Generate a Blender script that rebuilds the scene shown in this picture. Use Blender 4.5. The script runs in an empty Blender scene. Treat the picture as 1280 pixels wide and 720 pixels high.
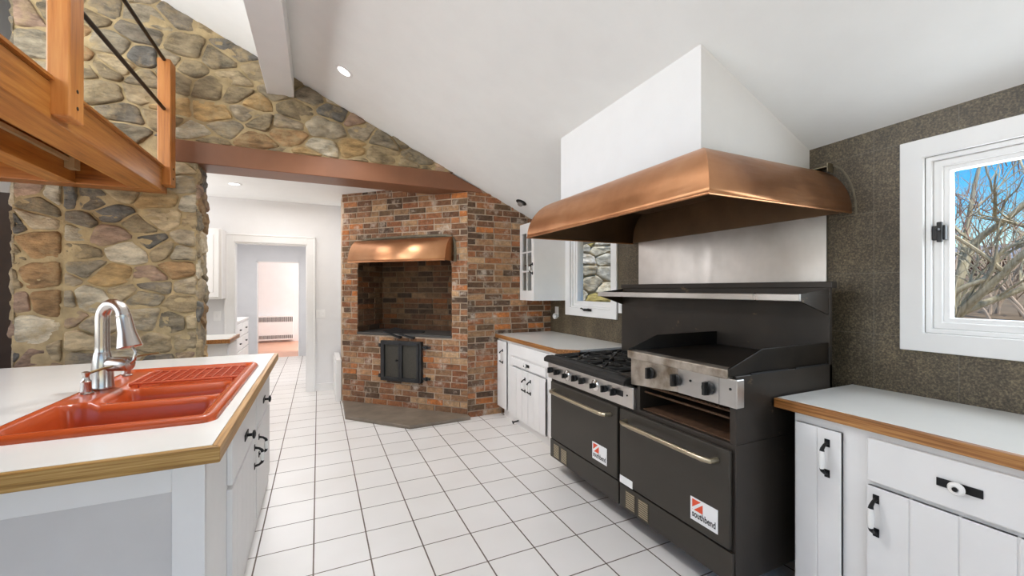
import bpy, bmesh, math, random
from mathutils import Vector, Matrix, noise
C = bpy.context.scene
COL = C.collection
R = math.radians
random.seed(7)

# ------------------------------------------------------------------ camera, world, lights, exposure
cam = bpy.data.objects.new('camera', bpy.data.cameras.new('camera')); COL.objects.link(cam)
cam.location = (0, 0, 1.4); cam.rotation_euler = (R(90), 0, R(-25.0))
cam.data.sensor_width = 36; cam.data.lens = 519.5 * 36 / 1280; cam.data.shift_y = 0.00094
cam.data.clip_start = 0.03; cam.data.clip_end = 300
C.camera = cam
C.view_settings.view_transform = 'Standard'; C.view_settings.look = 'None'
C.view_settings.exposure = 0.06; C.view_settings.gamma = 1.0; C.view_settings.use_curve_mapping = False
C.cycles.use_denoising = True
C.cycles.max_bounces = 10; C.cycles.diffuse_bounces = 6; C.cycles.glossy_bounces = 5
C.cycles.transparent_max_bounces = 12
C.cycles.caustics_reflective = False; C.cycles.caustics_refractive = False
C.cycles.sample_clamp_indirect = 6

W = bpy.data.worlds.new('sky'); C.world = W; W.use_nodes = True
wn = W.node_tree.nodes; wl = W.node_tree.links
sky = wn.new('ShaderNodeTexSky'); sky.sky_type = 'NISHITA'; sky.sun_disc = False
sky.sun_elevation = R(38); sky.sun_rotation = R(200); sky.air_density = 1.0; sky.dust_density = 0.3; sky.ozone_density = 1.5
bg = wn['Background']; bg.inputs['Strength'].default_value = 0.22
hs_ = wn.new('ShaderNodeHueSaturation'); hs_.inputs['Saturation'].default_value = 1.75; hs_.inputs['Value'].default_value = .8
wl.new(sky.outputs[0], hs_.inputs['Color']); wl.new(hs_.outputs[0], bg.inputs[0])

def lamp(name, kind, loc, rot, energy, color=(1, 1, 1), size=1, size_y=None, **kw):
    d = bpy.data.lights.new(name, kind); d.energy = energy; d.color = color
    if kind == 'AREA':
        d.size = size
        if size_y: d.shape = 'RECTANGLE'; d.size_y = size_y
    for k, v in kw.items(): setattr(d, k, v)
    o = bpy.data.objects.new(name, d); COL.objects.link(o); o.location = loc; o.rotation_euler = rot
    return o
lamp('sun', 'SUN', (0, 0, 20), (R(34), 0, R(-25)), 4.2, (1, .95, .87), angle=R(2))
# added fills at unseen rear and left openings, then window and far-room light
lamp('rear_fill', 'AREA', (0, -2.5, 1.75), (R(90), 0, 0), 11, (1.0, 0.95, 0.9), 4.0, 2.4)
lamp('left_fill', 'AREA', (-2.74, 2.4, 1.6), (R(90), 0, R(-90)), 30, (0.95, 0.975, 1.0), 3.0, 1.0)
lamp('left_high_fill', 'AREA', (-2.74, 2.0, 3.1), (R(90), 0, R(-90)), 110, (0.95, 0.98, 1.0), 3.6, 1.3)
lamp('window_daylight', 'AREA', (2.66, 0.5, 1.62), (R(90), 0, R(90)), 9, (0.88, 0.94, 1.0), 0.75, 0.6)
lamp('far_room_daylight', 'AREA', (-1.9, 5.4, 1.9), (R(90), 0, R(-90)), 14, (1, 0.98, 0.99), 1.0, 1.0)
lamp('far_room_lamp', 'AREA', (-.4, 5.5, 2.5), (0, 0, 0), 9, (1, 0.98, 0.97), 0.8)
lamp('hallway_lamp', 'AREA', (-.6, 8.0, 2.42), (0, 0, 0), 34, (1, 0.98, 0.97), 0.8)
lamp('end_room_daylight', 'AREA', (0.9, 11.0, 1.7), (R(90), 0, R(90)), 55, (1, 0.99, 0.99), 2.0, 1.8)

# ------------------------------------------------------------------ materials
MATS = {}
def nmat(name):
    m = bpy.data.materials.new(name); m.use_nodes = True; MATS[name] = m
    return m, m.node_tree.nodes, m.node_tree.links, m.node_tree.nodes['Principled BSDF']
def lin(c):
    return tuple((x / 255 / 12.92 if x / 255 <= .04045 else ((x / 255 + .055) / 1.055) ** 2.4) for x in c) + (1,)
def tex(nodes, links, scale, stretch=(1, 1, 1), detail=4, rough=.55, coord='Object'):
    tc = nodes.new('ShaderNodeTexCoord'); mp = nodes.new('ShaderNodeMapping'); mp.inputs['Scale'].default_value = stretch
    nz = nodes.new('ShaderNodeTexNoise'); nz.inputs['Scale'].default_value = scale; nz.inputs['Detail'].default_value = detail
    nz.inputs['Roughness'].default_value = rough
    links.new(tc.outputs[coord], mp.inputs[0]); links.new(mp.outputs[0], nz.inputs[0])
    return nz
def ramp(nodes, links, src, stops):
    r = nodes.new('ShaderNodeValToRGB'); e = r.color_ramp.elements
    e[0].position, e[0].color = stops[0]; e[1].position, e[1].color = stops[-1]
    for p, c in stops[1:-1]:
        x = e.new(p); x.color = c
    links.new(src, r.inputs[0]); return r
def bump(nodes, links, src, b, strength=.2, dist=.01):
    n = nodes.new('ShaderNodeBump'); n.inputs['Strength'].default_value = strength; n.inputs['Distance'].default_value = dist
    links.new(src, n.inputs['Height']); links.new(n.outputs[0], b.inputs['Normal']); return n
def plain(name, c, rough=.5, metal=0, var=.06, scale=6, bmp=0, bscale=60, spec=None):
    m, n, l, b = nmat(name)
    nz = tex(n, l, scale)
    c0 = lin(c); lo = tuple(x * (1 - var) for x in c0[:3]) + (1,); hi = tuple(min(1, x * (1 + var)) for x in c0[:3]) + (1,)
    r = ramp(n, l, nz.outputs[0], [(.3, lo), (.7, hi)]); l.new(r.outputs[0], b.inputs['Base Color'])
    b.inputs['Roughness'].default_value = rough; b.inputs['Metallic'].default_value = metal
    if spec is not None: b.inputs['Specular IOR Level'].default_value = spec
    if bmp:
        n2 = tex(n, l, bscale); bump(n, l, n2.outputs[0], b, bmp)
    return m
def woodmat(name, dark, mid, light, axis, rough=.4, scale=3.0, knots=1.0, fine=18):
    m, n, l, b = nmat(name)
    st = [fine, fine, fine]; st[axis] = .9
    nz = tex(n, l, scale, st, 6, .6)
    big = tex(n, l, 2.0, (1, 1, 1), 2)
    mx = n.new('ShaderNodeMath'); mx.operation = 'MULTIPLY_ADD'; mx.inputs[1].default_value = .75
    s2 = n.new('ShaderNodeMath'); s2.operation = 'MULTIPLY'; s2.inputs[1].default_value = .25 * knots
    l.new(big.outputs[0], s2.inputs[0]); l.new(nz.outputs[0], mx.inputs[0]); l.new(s2.outputs[0], mx.inputs[2])
    r = ramp(n, l, mx.outputs[0], [(.32, lin(dark)), (.48, lin(mid)), (.68, lin(light))])
    l.new(r.outputs[0], b.inputs['Base Color']); b.inputs['Roughness'].default_value = rough
    bump(n, l, nz.outputs[0], b, .08, .005)
    return m

plain('white_wall', (232, 231, 231), .75, var=.015, bmp=.05)
plain('ceiling_white', (242, 242, 240), .7, var=.015, bmp=.04, bscale=25)
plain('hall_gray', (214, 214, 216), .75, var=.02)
plain('white_paint', (233, 231, 229), .42, var=.02)
plain('trim_white', (238, 237, 236), .4, var=.015)
plain('panel_gray', (206, 203, 201), .5, var=.03)
plain('laminate', (229, 228, 223), .2, var=.015, scale=4)
plain('ceramic', (238, 236, 232), .25, var=.01)
plain('iron', (38, 37, 37), .45, .6, var=.25, scale=20)
plain('dark_iron', (52, 52, 53), .5, .4, var=.2, scale=14)
plain('screen', (70, 66, 58), .6, .3, var=.2, scale=60)
plain('brass_dull', (150, 128, 88), .35, .85, var=.15, scale=20)
plain('handle_nickel', (176, 164, 140), .3, .9, var=.1, scale=14)
plain('nickel', (196, 190, 184), .27, 1, var=.05)
plain('chrome', (215, 213, 210), .15, 1, var=.03)
plain('dark_wood', (60, 44, 34), .6, var=.2)
plain('pink_floor', (228, 176, 148), .35, var=.06, scale=3)
plain('plate_white', (242, 241, 240), .4, var=.01)
plain('sticker_white', (240, 240, 240), .45, var=.01)
plain('logo_orange', (226, 82, 46), .45, var=.02)
plain('logo_black', (25, 25, 28), .5, var=.02)
plain('plate_print', (84, 78, 64), .4, .5, var=.3, scale=60)
plain('black_plastic', (22, 22, 22), .4, var=.1)
plain('window_sky_glow', (238, 240, 244), .5)
plain('roof_gray', (150, 155, 165), .8, var=.1)
plain('house_brown', (120, 84, 66), .8, var=.15)
plain('brown_beam', (124, 80, 54), .42, var=.12, scale=2.5)
plain('rod_dark', (62, 54, 48), .4, .7, var=.15)
woodmat('oak_x', (104, 70, 26), (164, 124, 62), (206, 172, 112), 0, fine=44)
woodmat('oak_y', (110, 74, 30), (170, 126, 68), (208, 168, 110), 1, fine=44)
woodmat('oak_dark_y', (84, 48, 18), (146, 94, 46), (196, 144, 84), 1, fine=44)
woodmat('fir_y', (118, 68, 24), (170, 106, 44), (194, 136, 68), 1, .38, 2.2)
woodmat('fir_x', (112, 62, 24), (154, 92, 38), (176, 114, 54), 0, .38, 2.2)
woodmat('fir_z', (150, 88, 38), (186, 116, 54), (204, 140, 74), 2, .38, 2.2)
woodmat('bark', (146, 130, 100), (198, 184, 152), (226, 216, 190), 2, .85, 3)

# brushed steel
m, n, l, b = nmat('steel'); nz = tex(n, l, 1.6, (1, 6, .5), 3); cl = tex(n, l, 2.2, (1, 1, 1), 4)
r = ramp(n, l, cl.outputs[0], [(.3, lin((186, 183, 179))), (.7, lin((222, 219, 216)))]); l.new(r.outputs[0], b.inputs['Base Color'])
b.inputs['Metallic'].default_value = 1; rr = ramp(n, l, nz.outputs[0], [(.3, (.27,) * 3 + (1,)), (.7, (.36,) * 3 + (1,))]); l.new(rr.outputs[0], b.inputs['Roughness'])
# stained steel (griddle fascia)
m, n, l, b = nmat('stained_steel'); cl = tex(n, l, 9, (1, 1, 1), 6)
r = ramp(n, l, cl.outputs[0], [(.3, lin((120, 106, 90))), (.55, lin((186, 176, 164))), (.75, lin((206, 200, 194)))]); l.new(r.outputs[0], b.inputs['Base Color'])
b.inputs['Metallic'].default_value = .85; b.inputs['Roughness'].default_value = .4
# black enamelled steel with rust specks
m, n, l, b = nmat('black_enamel'); cl = tex(n, l, 3, (1, 1, 1), 5)
r = ramp(n, l, cl.outputs[0], [(.3, lin((42, 37, 32))), (.7, lin((60, 52, 45)))])
ru = tex(n, l, 7, (1, 1, 1.6), 8, .7); rm = ramp(n, l, ru.outputs[0], [(.635, (0, 0, 0, 1)), (.70, (.8, .8, .8, 1))])
mx = n.new('ShaderNodeMix'); mx.data_type = 'RGBA'; l.new(rm.outputs[0], mx.inputs[0]); l.new(r.outputs[0], mx.inputs[6]); mx.inputs[7].default_value = lin((134, 112, 84))
l.new(mx.outputs[2], b.inputs['Base Color']); b.inputs['Roughness'].default_value = .42; b.inputs['Metallic'].default_value = .25
plain('cast_black', (33, 31, 29), .55, .3, var=.3, scale=30, bmp=.1, bscale=120)
plain('griddle_black', (34, 28, 22), .38, .4, var=.4, scale=7)
plain('oven_black', (56, 51, 44), .4, .2, var=.08, scale=3)
plain('burnt_steel', (150, 146, 142), .38, .8, var=.2, scale=12)
plain('rust', (92, 66, 46), .7, .3, var=.3, scale=25)
# copper
m, n, l, b = nmat('copper'); cl = tex(n, l, 2.4, (1, 1, 1), 6); fine = tex(n, l, 9, (1, 1, 5), 4)
r = ramp(n, l, cl.outputs[0], [(.28, lin((168, 116, 80))), (.5, lin((196, 142, 102))), (.75, lin((212, 162, 124)))]); l.new(r.outputs[0], b.inputs['Base Color'])
b.inputs['Metallic'].default_value = .95
rr = ramp(n, l, fine.outputs[0], [(.3, (.3,) * 3 + (1,)), (.7, (.42,) * 3 + (1,))]); l.new(rr.outputs[0], b.inputs['Roughness'])
bump(n, l, cl.outputs[0], b, .06, .02)
plain('copper_dull', (112, 86, 60), .5, .45, var=.25, scale=4)  # duller, browner copper for the inner faces of the range hood
# sink enamel
plain('sink_enamel', (180, 76, 34), .24, var=.05, scale=5)
plain('rack_coat', (196, 92, 58), .35, var=.06)
# granite-like wall tile
m, n, l, b = nmat('stone_tile')
f1 = tex(n, l, 130, (1, 1, 1), 3); f2 = tex(n, l, 4, (1, 1, .6), 6, .65); f3 = tex(n, l, 42, (1, 1, 1), 4)
r1 = ramp(n, l, f1.outputs[0], [(.3, lin((64, 56, 46))), (.52, lin((98, 87, 70))), (.74, lin((142, 128, 102)))])
r2 = ramp(n, l, f2.outputs[0], [(.3, (.55, .54, .52, 1)), (.52, (.86, .85, .82, 1)), (.7, (1.3, 1.26, 1.16, 1))])
mu = n.new('ShaderNodeMix'); mu.data_type = 'RGBA'; mu.blend_type = 'MULTIPLY'; mu.inputs[0].default_value = 1
l.new(r1.outputs[0], mu.inputs[6]); l.new(r2.outputs[0], mu.inputs[7])
tc = n.new('ShaderNodeTexCoord'); sp = n.new('ShaderNodeSeparateXYZ'); l.new(tc.outputs['Object'], sp.inputs[0])
def gridline(n, l, sock, off, step, w):
    a = n.new('ShaderNodeMath'); a.operation = 'SUBTRACT'; l.new(sock, a.inputs[0]); a.inputs[1].default_value = off
    d = n.new('ShaderNodeMath'); d.operation = 'DIVIDE'; l.new(a.outputs[0], d.inputs[0]); d.inputs[1].default_value = step
    p = n.new('ShaderNodeMath'); p.operation = 'PINGPONG'; l.new(d.outputs[0], p.inputs[0]); p.inputs[1].default_value = .5
    c = n.new('ShaderNodeMath'); c.operation = 'LESS_THAN'; l.new(p.outputs[0], c.inputs[0]); c.inputs[1].default_value = w / step / 2
    return c
g1 = gridline(n, l, sp.outputs[1], 1.12, .305, .003); g2 = gridline(n, l, sp.outputs[2], .905 - .035, .305, .003)
gm = n.new('ShaderNodeMath'); gm.operation = 'MAXIMUM'; l.new(g1.outputs[0], gm.inputs[0]); l.new(g2.outputs[0], gm.inputs[1])
gs = n.new('ShaderNodeMath'); gs.operation = 'MULTIPLY'; l.new(gm.outputs[0], gs.inputs[0]); gs.inputs[1].default_value = .35
mg = n.new('ShaderNodeMix'); mg.data_type = 'RGBA'; l.new(gs.outputs[0], mg.inputs[0]); l.new(mu.outputs[2], mg.inputs[6]); mg.inputs[7].default_value = lin((140, 132, 118))
l.new(mg.outputs[2], b.inputs['Base Color']); b.inputs['Roughness'].default_value = .5; bump(n, l, f1.outputs[0], b, .12, .004)
# floor tile
m, n, l, b = nmat('floor_tile')
tc = n.new('ShaderNodeTexCoord'); sp = n.new('ShaderNodeSeparateXYZ'); l.new(tc.outputs['Object'], sp.inputs[0])
T = .2707; gx = gridline(n, l, sp.outputs[0], -.022, T, .0075); gy = gridline(n, l, sp.outputs[1], 2.259, T, .0065)
gm = n.new('ShaderNodeMath'); gm.operation = 'MAXIMUM'; l.new(gx.outputs[0], gm.inputs[0]); l.new(gy.outputs[0], gm.inputs[1])
nz = tex(n, l, 1.3, (1, 1, 1), 3); tr = ramp(n, l, nz.outputs[0], [(.3, lin((226, 222, 217))), (.7, lin((236, 233, 230)))])
gz = tex(n, l, .8, (1, 1, 1), 2); gr = ramp(n, l, gz.outputs[0], [(.35, lin((92, 80, 70))), (.65, lin((122, 108, 98)))])
mg = n.new('ShaderNodeMix'); mg.data_type = 'RGBA'; l.new(gm.outputs[0], mg.inputs[0]); l.new(tr.outputs[0], mg.inputs[6]); l.new(gr.outputs[0], mg.inputs[7])
l.new(mg.outputs[2], b.inputs['Base Color'])
rg = n.new('ShaderNodeMath'); rg.operation = 'MULTIPLY_ADD'; l.new(gm.outputs[0], rg.inputs[0]); rg.inputs[1].default_value = .4; rg.inputs[2].default_value = .34
l.new(rg.outputs[0], b.inputs['Roughness'])
inv = n.new('ShaderNodeMath'); inv.operation = 'SUBTRACT'; inv.inputs[0].default_value = 1; l.new(gm.outputs[0], inv.inputs[1]); bump(n, l, inv.outputs[0], b, .4, .003)
# per-piece coloured stone / brick
def pieces(name, nscale, lo, hi, bs, rough, haze=None, streak=(1, 1, 1.8)):
    m, n, l, b = nmat(name)
    at = n.new('ShaderNodeAttribute'); at.attribute_name = 'Col'
    a = tex(n, l, nscale, streak, 8, .68); r = ramp(n, l, a.outputs[0], [(.28, (lo, lo, lo, 1)), (.72, (hi, hi, hi * .98, 1))])
    mu = n.new('ShaderNodeMix'); mu.data_type = 'RGBA'; mu.blend_type = 'MULTIPLY'; mu.inputs[0].default_value = 1
    l.new(at.outputs['Color'], mu.inputs[6]); l.new(r.outputs[0], mu.inputs[7]); out = mu.outputs[2]
    if haze:
        h = tex(n, l, haze[1], (1, 1, 1), 7, .7); hr = ramp(n, l, h.outputs[0], [(haze[2], (0, 0, 0, 1)), (haze[3], (haze[4],) * 3 + (1,))])
        mh = n.new('ShaderNodeMix'); mh.data_type = 'RGBA'; l.new(hr.outputs[0], mh.inputs[0]); l.new(out, mh.inputs[6]); mh.inputs[7].default_value = lin(haze[0]); out = mh.outputs[2]
    l.new(out, b.inputs['Base Color']); b.inputs['Roughness'].default_value = rough
    bb = tex(n, l, nscale * 2.5, streak, 8, .7); bump(n, l, bb.outputs[0], b, bs, .02)
pieces('fieldstone', 7.5, .36, 1.5, 1.0, .9, ((180, 158, 120), 6, .5, .66, .75), (1, 1, 2.4))
pieces('brick', 26, .5, 1.5, .6, .88, ((204, 188, 172), 8, .53, .68, .85), (1, 1, 1))
pieces('brick_sooty', 14, .5, 1.4, .6, .9, None, (1, 1, 1))
plain('mortar_tan', (168, 148, 112), .95, var=.28, scale=9, bmp=.6, bscale=45)
plain('mortar_brick', (184, 164, 144), .95, var=.22, scale=12, bmp=.5, bscale=60)
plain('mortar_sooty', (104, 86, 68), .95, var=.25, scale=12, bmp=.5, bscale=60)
plain('slate', (122, 110, 96), .55, var=.25, scale=5, bmp=.15, bscale=20)
plain('slate_dark', (70, 66, 62), .6, var=.2, scale=8)
plain('hill', (140, 118, 92), .95, var=.3, scale=1.2, bmp=.6, bscale=8)
plain('twig', (184, 160, 138), .9, var=.25, scale=3)
plain('twig_red', (168, 134, 118), .9, var=.2, scale=3)
plain('track_tan', (186, 166, 128), .45, .1, var=.1)
plain('cement', (116, 107, 90), .9, var=.2, scale=20, bmp=.3)
# thin window glass
m = bpy.data.materials.new('glass'); m.use_nodes = True; MATS['glass'] = m; n = m.node_tree.nodes; l = m.node_tree.links; n.clear()
o = n.new('ShaderNodeOutputMaterial'); t = n.new('ShaderNodeBsdfTransparent'); t.inputs[0].default_value = (.97, .98, .98, 1); g = n.new('ShaderNodeBsdfGlossy'); g.inputs['Roughness'].default_value = .03
fr = n.new('ShaderNodeLayerWeight'); fr.inputs[0].default_value = .5; pw = n.new('ShaderNodeMath'); pw.operation = 'POWER'; pw.inputs[1].default_value = 4
sc_ = n.new('ShaderNodeMath'); sc_.operation = 'MULTIPLY_ADD'; sc_.inputs[1].default_value = .3; sc_.inputs[2].default_value = .004; mi = n.new('ShaderNodeMixShader')
l.new(fr.outputs['Facing'], pw.inputs[0]); l.new(pw.outputs[0], sc_.inputs[0]); l.new(sc_.outputs[0], mi.inputs[0]); l.new(t.outputs[0], mi.inputs[1]); l.new(g.outputs[0], mi.inputs[2]); l.new(mi.outputs[0], o.inputs[0])
def emis(name, c, s):
    m, n, l, b = nmat(name); b.inputs['Base Color'].default_value = c + (1,); b.inputs['Emission Color'].default_value = c + (1,); b.inputs['Emission Strength'].default_value = s
emis('lamp_glow', (1, .97, .92), 6)

# ------------------------------------------------------------------ mesh builder
class MB:
    def __init__(s): s.v = []; s.f = []; s.m = []; s.c = []; s.cur = (1, 1, 1); s.mi = 0
    def add(s, vs, fs):
        o = len(s.v); s.v += [tuple(v) for v in vs]; s.c += [s.cur] * len(vs)
        for f in fs: s.f.append([i + o for i in f]); s.m.append(s.mi)
        return s
    def box(s, x0, x1, y0, y1, z0, z1):
        x0, x1 = min(x0, x1), max(x0, x1); y0, y1 = min(y0, y1), max(y0, y1); z0, z1 = min(z0, z1), max(z0, z1)
        return s.add([(x, y, z) for z in (z0, z1) for y in (y0, y1) for x in (x0, x1)],
                     [(0, 2, 3, 1), (4, 5, 7, 6), (0, 1, 5, 4), (2, 6, 7, 3), (0, 4, 6, 2), (1, 3, 7, 5)])
    def hexa(s, b4, t4):
        return s.add(list(b4) + list(t4), [(3, 2, 1, 0), (4, 5, 6, 7), (0, 1, 5, 4), (1, 2, 6, 5), (2, 3, 7, 6), (3, 0, 4, 7)])
    def prism(s, poly, axis, lo, hi):
        def P(a, b, t): return {'x': (t, a, b), 'y': (a, t, b), 'z': (a, b, t)}[axis]
        k = len(poly); vs = [P(a, b, lo) for a, b in poly] + [P(a, b, hi) for a, b in poly]
        fs = [list(range(k))[::-1], list(range(k, 2 * k))] + [(i, (i + 1) % k, k + (i + 1) % k, k + i) for i in range(k)]
        return s.add(vs, fs)
    def tube(s, pts, r, n=10, cap=True):
        pts = [Vector(p) for p in pts]; k = len(pts); rs = r if isinstance(r, (list, tuple)) else [r] * k
        up = None; vs = []
        for i, p in enumerate(pts):
            d = (pts[min(i + 1, k - 1)] - pts[max(i - 1, 0)]).normalized()
            if up is None:
                up = Vector((0, 0, 1)) if abs(d.z) < .9 else Vector((1, 0, 0))
            a = d.cross(up).normalized(); up = a.cross(d).normalized()
            for j in range(n):
                t = 2 * math.pi * j / n; vs.append(p + (a * math.cos(t) + up * math.sin(t)) * rs[i])
        fs = [(i * n + j, i * n + (j + 1) % n, (i + 1) * n + (j + 1) % n, (i + 1) * n + j) for i in range(k - 1) for j in range(n)]
        if cap: fs += [list(range(n))[::-1], list(range((k - 1) * n, k * n))]
        return s.add(vs, fs)
    def lathe(s, prof, org, ax=(0, 0, 1), n=20):
        ax = Vector(ax).normalized(); a = ax.orthogonal().normalized(); b = ax.cross(a); o = Vector(org); k = len(prof)
        vs = [o + ax * h + (a * math.cos(2 * math.pi * j / n) + b * math.sin(2 * math.pi * j / n)) * max(r, 1e-5) for r, h in prof for j in range(n)]
        fs = [(i * n + j, i * n + (j + 1) % n, (i + 1) * n + (j + 1) % n, (i + 1) * n + j) for i in range(k - 1) for j in range(n)]
        fs += [list(range(n))[::-1], list(range((k - 1) * n, k * n))]
        return s.add(vs, fs)
    def build(s, name, mats, parent=None, bevel=0, smooth=False, seg=2, solid=0, loc=None, angle=40):
        me = bpy.data.meshes.new(name); me.from_pydata(s.v, [], s.f)
        if isinstance(mats, str): mats = [mats]
        for x in mats: me.materials.append(MATS[x])
        me.polygons.foreach_set('material_index', s.m)
        if any(c != (1, 1, 1) for c in s.c):
            at = me.color_attributes.new('Col', 'FLOAT_COLOR', 'POINT')
            at.data.foreach_set('color', [x for c in s.c for x in (c[0], c[1], c[2], 1)])
        bm = bmesh.new(); bm.from_mesh(me); bmesh.ops.recalc_face_normals(bm, faces=bm.faces); bm.to_mesh(me); bm.free()
        if smooth:
            me.polygons.foreach_set('use_smooth', [True] * len(me.polygons)); me.set_sharp_from_angle(angle=R(angle))
        me.update()
        o = bpy.data.objects.new(name, me); COL.objects.link(o)
        if parent is not None:
            o.parent = parent; pl = parent
            off = Vector((0, 0, 0))
            while pl is not None: off += pl.location; pl = pl.parent
            me.transform(Matrix.Translation(-off))
        if solid:
            sm = o.modifiers.new('thickness', 'SOLIDIFY'); sm.thickness = solid; sm.offset = 0
        if bevel:
            bv = o.modifiers.new('bevel', 'BEVEL'); bv.width = bevel; bv.segments = seg; bv.limit_method = 'ANGLE'; bv.angle_limit = R(35)
        return o
def tag(o, label, cat, group=None, kind=None):
    o['label'] = label; o['category'] = cat
    if group: o['group'] = group
    if kind: o['kind'] = kind
    return o
def thing(name, label, cat, loc, group=None, kind=None):
    o = bpy.data.objects.new(name, None); COL.objects.link(o); o.location = loc; o.empty_display_size = .1
    return tag(o, label, cat, group, kind)
def struct(mb, name, mats, label, cat, **kw):
    return tag(mb.build(name, mats, **kw), label, cat, kind='structure')
def panel_x(mb, x0, x1, yr, zr, holes):
    ys = sorted({yr[0], yr[1]} | {h[i] for h in holes for i in (0, 1)}); zs = sorted({zr[0], zr[1]} | {h[i] for h in holes for i in (2, 3)})
    for a, b_ in zip(ys, ys[1:]):
        for c, d in zip(zs, zs[1:]):
            my, mz = (a + b_) / 2, (c + d) / 2
            if not any(h[0] < my < h[1] and h[2] < mz < h[3] for h in holes): mb.box(x0, x1, a, b_, c, d)
def frame_x(mb, x0, x1, o, i):
    # one mitred rectangular frame: o and i are (y0, y1, z0, z1)
    P = lambda q, x: [(x, q[0], q[2]), (x, q[1], q[2]), (x, q[1], q[3]), (x, q[0], q[3])]
    vs = P(o, x0) + P(i, x0) + P(o, x1) + P(i, x1); fs = []
    for k in range(4):
        n_ = (k + 1) % 4
        fs += [(k, n_, 4 + n_, 4 + k), (8 + k, 12 + k, 12 + n_, 8 + n_), (k, 8 + k, 8 + n_, n_), (4 + k, 4 + n_, 12 + n_, 12 + k)]
    return mb.add(vs, fs)
def panel_y(mb, y0, y1, xr, zr, holes):
    xs = sorted({xr[0], xr[1]} | {h[i] for h in holes for i in (0, 1)}); zs = sorted({zr[0], zr[1]} | {h[i] for h in holes for i in (2, 3)})
    for a, b_ in zip(xs, xs[1:]):
        for c, d in zip(zs, zs[1:]):
            my, mz = (a + b_) / 2, (c + d) / 2
            if not any(h[0] < my < h[1] and h[2] < mz < h[3] for h in holes): mb.box(a, b_, y0, y1, c, d)

# ------------------------------------------------------------------ setting
WX, SY = 2.52, 4.31
def cz(x, y): return 2.185 + .452 * (WX - x) - .03 * (y - 1.42)
mb = MB(); mb.box(-2.9, 2.62, -2.7, 9.75, -.08, 0); struct(mb, 'floor', 'floor_tile', 'cream square ceramic tile floor with dark grout', 'floor')
mb = MB()
lo = [(-2.9, -2.7), (2.9, -2.7), (2.9, 6.4), (-2.9, 6.4)]
mb.hexa([(x, y, cz(x, y)) for x, y in lo], [(x, y, cz(x, y) + .1) for x, y in lo])
struct(mb, 'ceiling', 'ceiling_white', 'sloping white plaster ceiling over the kitchen', 'ceiling')
# right wall with two windows
W1 = (-.02, .925, 1.2, 2.0); W2 = (3.16, 3.87, 1.2, 2.0)
mb = MB(); panel_x(mb, WX, WX + .16, (-2.7, SY), (0, 2.28), [W1, W2])
struct(mb, 'wall_right', 'stone_tile', 'speckled dark brown stone-tiled wall behind the range', 'wall')
mb = MB(); panel_y(mb, -2.72, -2.6, (-2.9, 2.62), (0, 4.7), [(-2.1, 2.1, .45, 3.0)])  # rear opening added for the fill light behind the camera
struct(mb, 'wall_rear', 'white_wall', 'white rear wall with an added light opening behind the viewer', 'wall')
mb = MB(); panel_x(mb, -2.9, -2.78, (-2.6, 6.42), (0, 4.75), [(.2, 3.9, 1.1, 2.1), (.2, 3.9, 2.45, 3.75)])
struct(mb, 'wall_left', 'white_wall', 'white left wall beyond the stone pillar', 'wall')
mb = MB(); panel_y(mb, 6.3, 6.42, (-2.9, .5), (0, 4.7), [(-.97, -.14, -.1, 2.0)])
struct(mb, 'wall_far', 'white_wall', 'white wall with the cased doorway beyond the stone opening', 'wall')
mb = MB(); mb.box(.285, .4, 5.52, 6.3, 0, 2.6)
struct(mb, 'wall_side', 'white_wall', 'short white wall right behind the brick fireplace', 'wall')
mb = MB(); mb.box(-2.04, 2.62, 4.63, 6.3, 2.56, 2.66)
struct(mb, 'ceiling_far', 'ceiling_white', 'flat white ceiling of the room past the stone wall', 'ceiling')
# hallway + end room
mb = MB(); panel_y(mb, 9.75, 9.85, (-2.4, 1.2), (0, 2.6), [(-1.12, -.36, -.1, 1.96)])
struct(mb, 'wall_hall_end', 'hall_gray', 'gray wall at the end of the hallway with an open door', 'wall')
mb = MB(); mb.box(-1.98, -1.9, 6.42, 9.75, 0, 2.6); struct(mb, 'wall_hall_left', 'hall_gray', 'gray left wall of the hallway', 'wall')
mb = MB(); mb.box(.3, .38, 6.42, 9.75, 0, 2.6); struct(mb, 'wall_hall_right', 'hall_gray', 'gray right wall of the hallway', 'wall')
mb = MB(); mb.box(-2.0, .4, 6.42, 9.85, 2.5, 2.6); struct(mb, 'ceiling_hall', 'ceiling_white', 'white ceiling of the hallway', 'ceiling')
mb = MB(); mb.box(-3, 1.2, 9.75, 12.7, -.08, 0); struct(mb, 'floor_end_room', 'pink_floor', 'pinkish wood floor of the room at the far end', 'floor')
mb = MB(); mb.box(-3, 1.2, 12.6, 12.7, 0, 2.7); struct(mb, 'wall_end_room', 'white_wall', 'bright white wall behind the far radiator', 'wall')
mb = MB(); mb.box(-3, -2.9, 9.85, 12.6, 0, 2.7); mb.box(1.1, 1.2, 9.85, 12.6, 0, 2.7); struct(mb, 'wall_end_room_side', 'white_wall', 'white side walls of the far end room', 'wall')
mb = MB(); mb.box(-3, 1.2, 9.85, 12.7, 2.6, 2.7); struct(mb, 'ceiling_end_room', 'ceiling_white', 'white ceiling of the far end room', 'ceiling')
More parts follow.
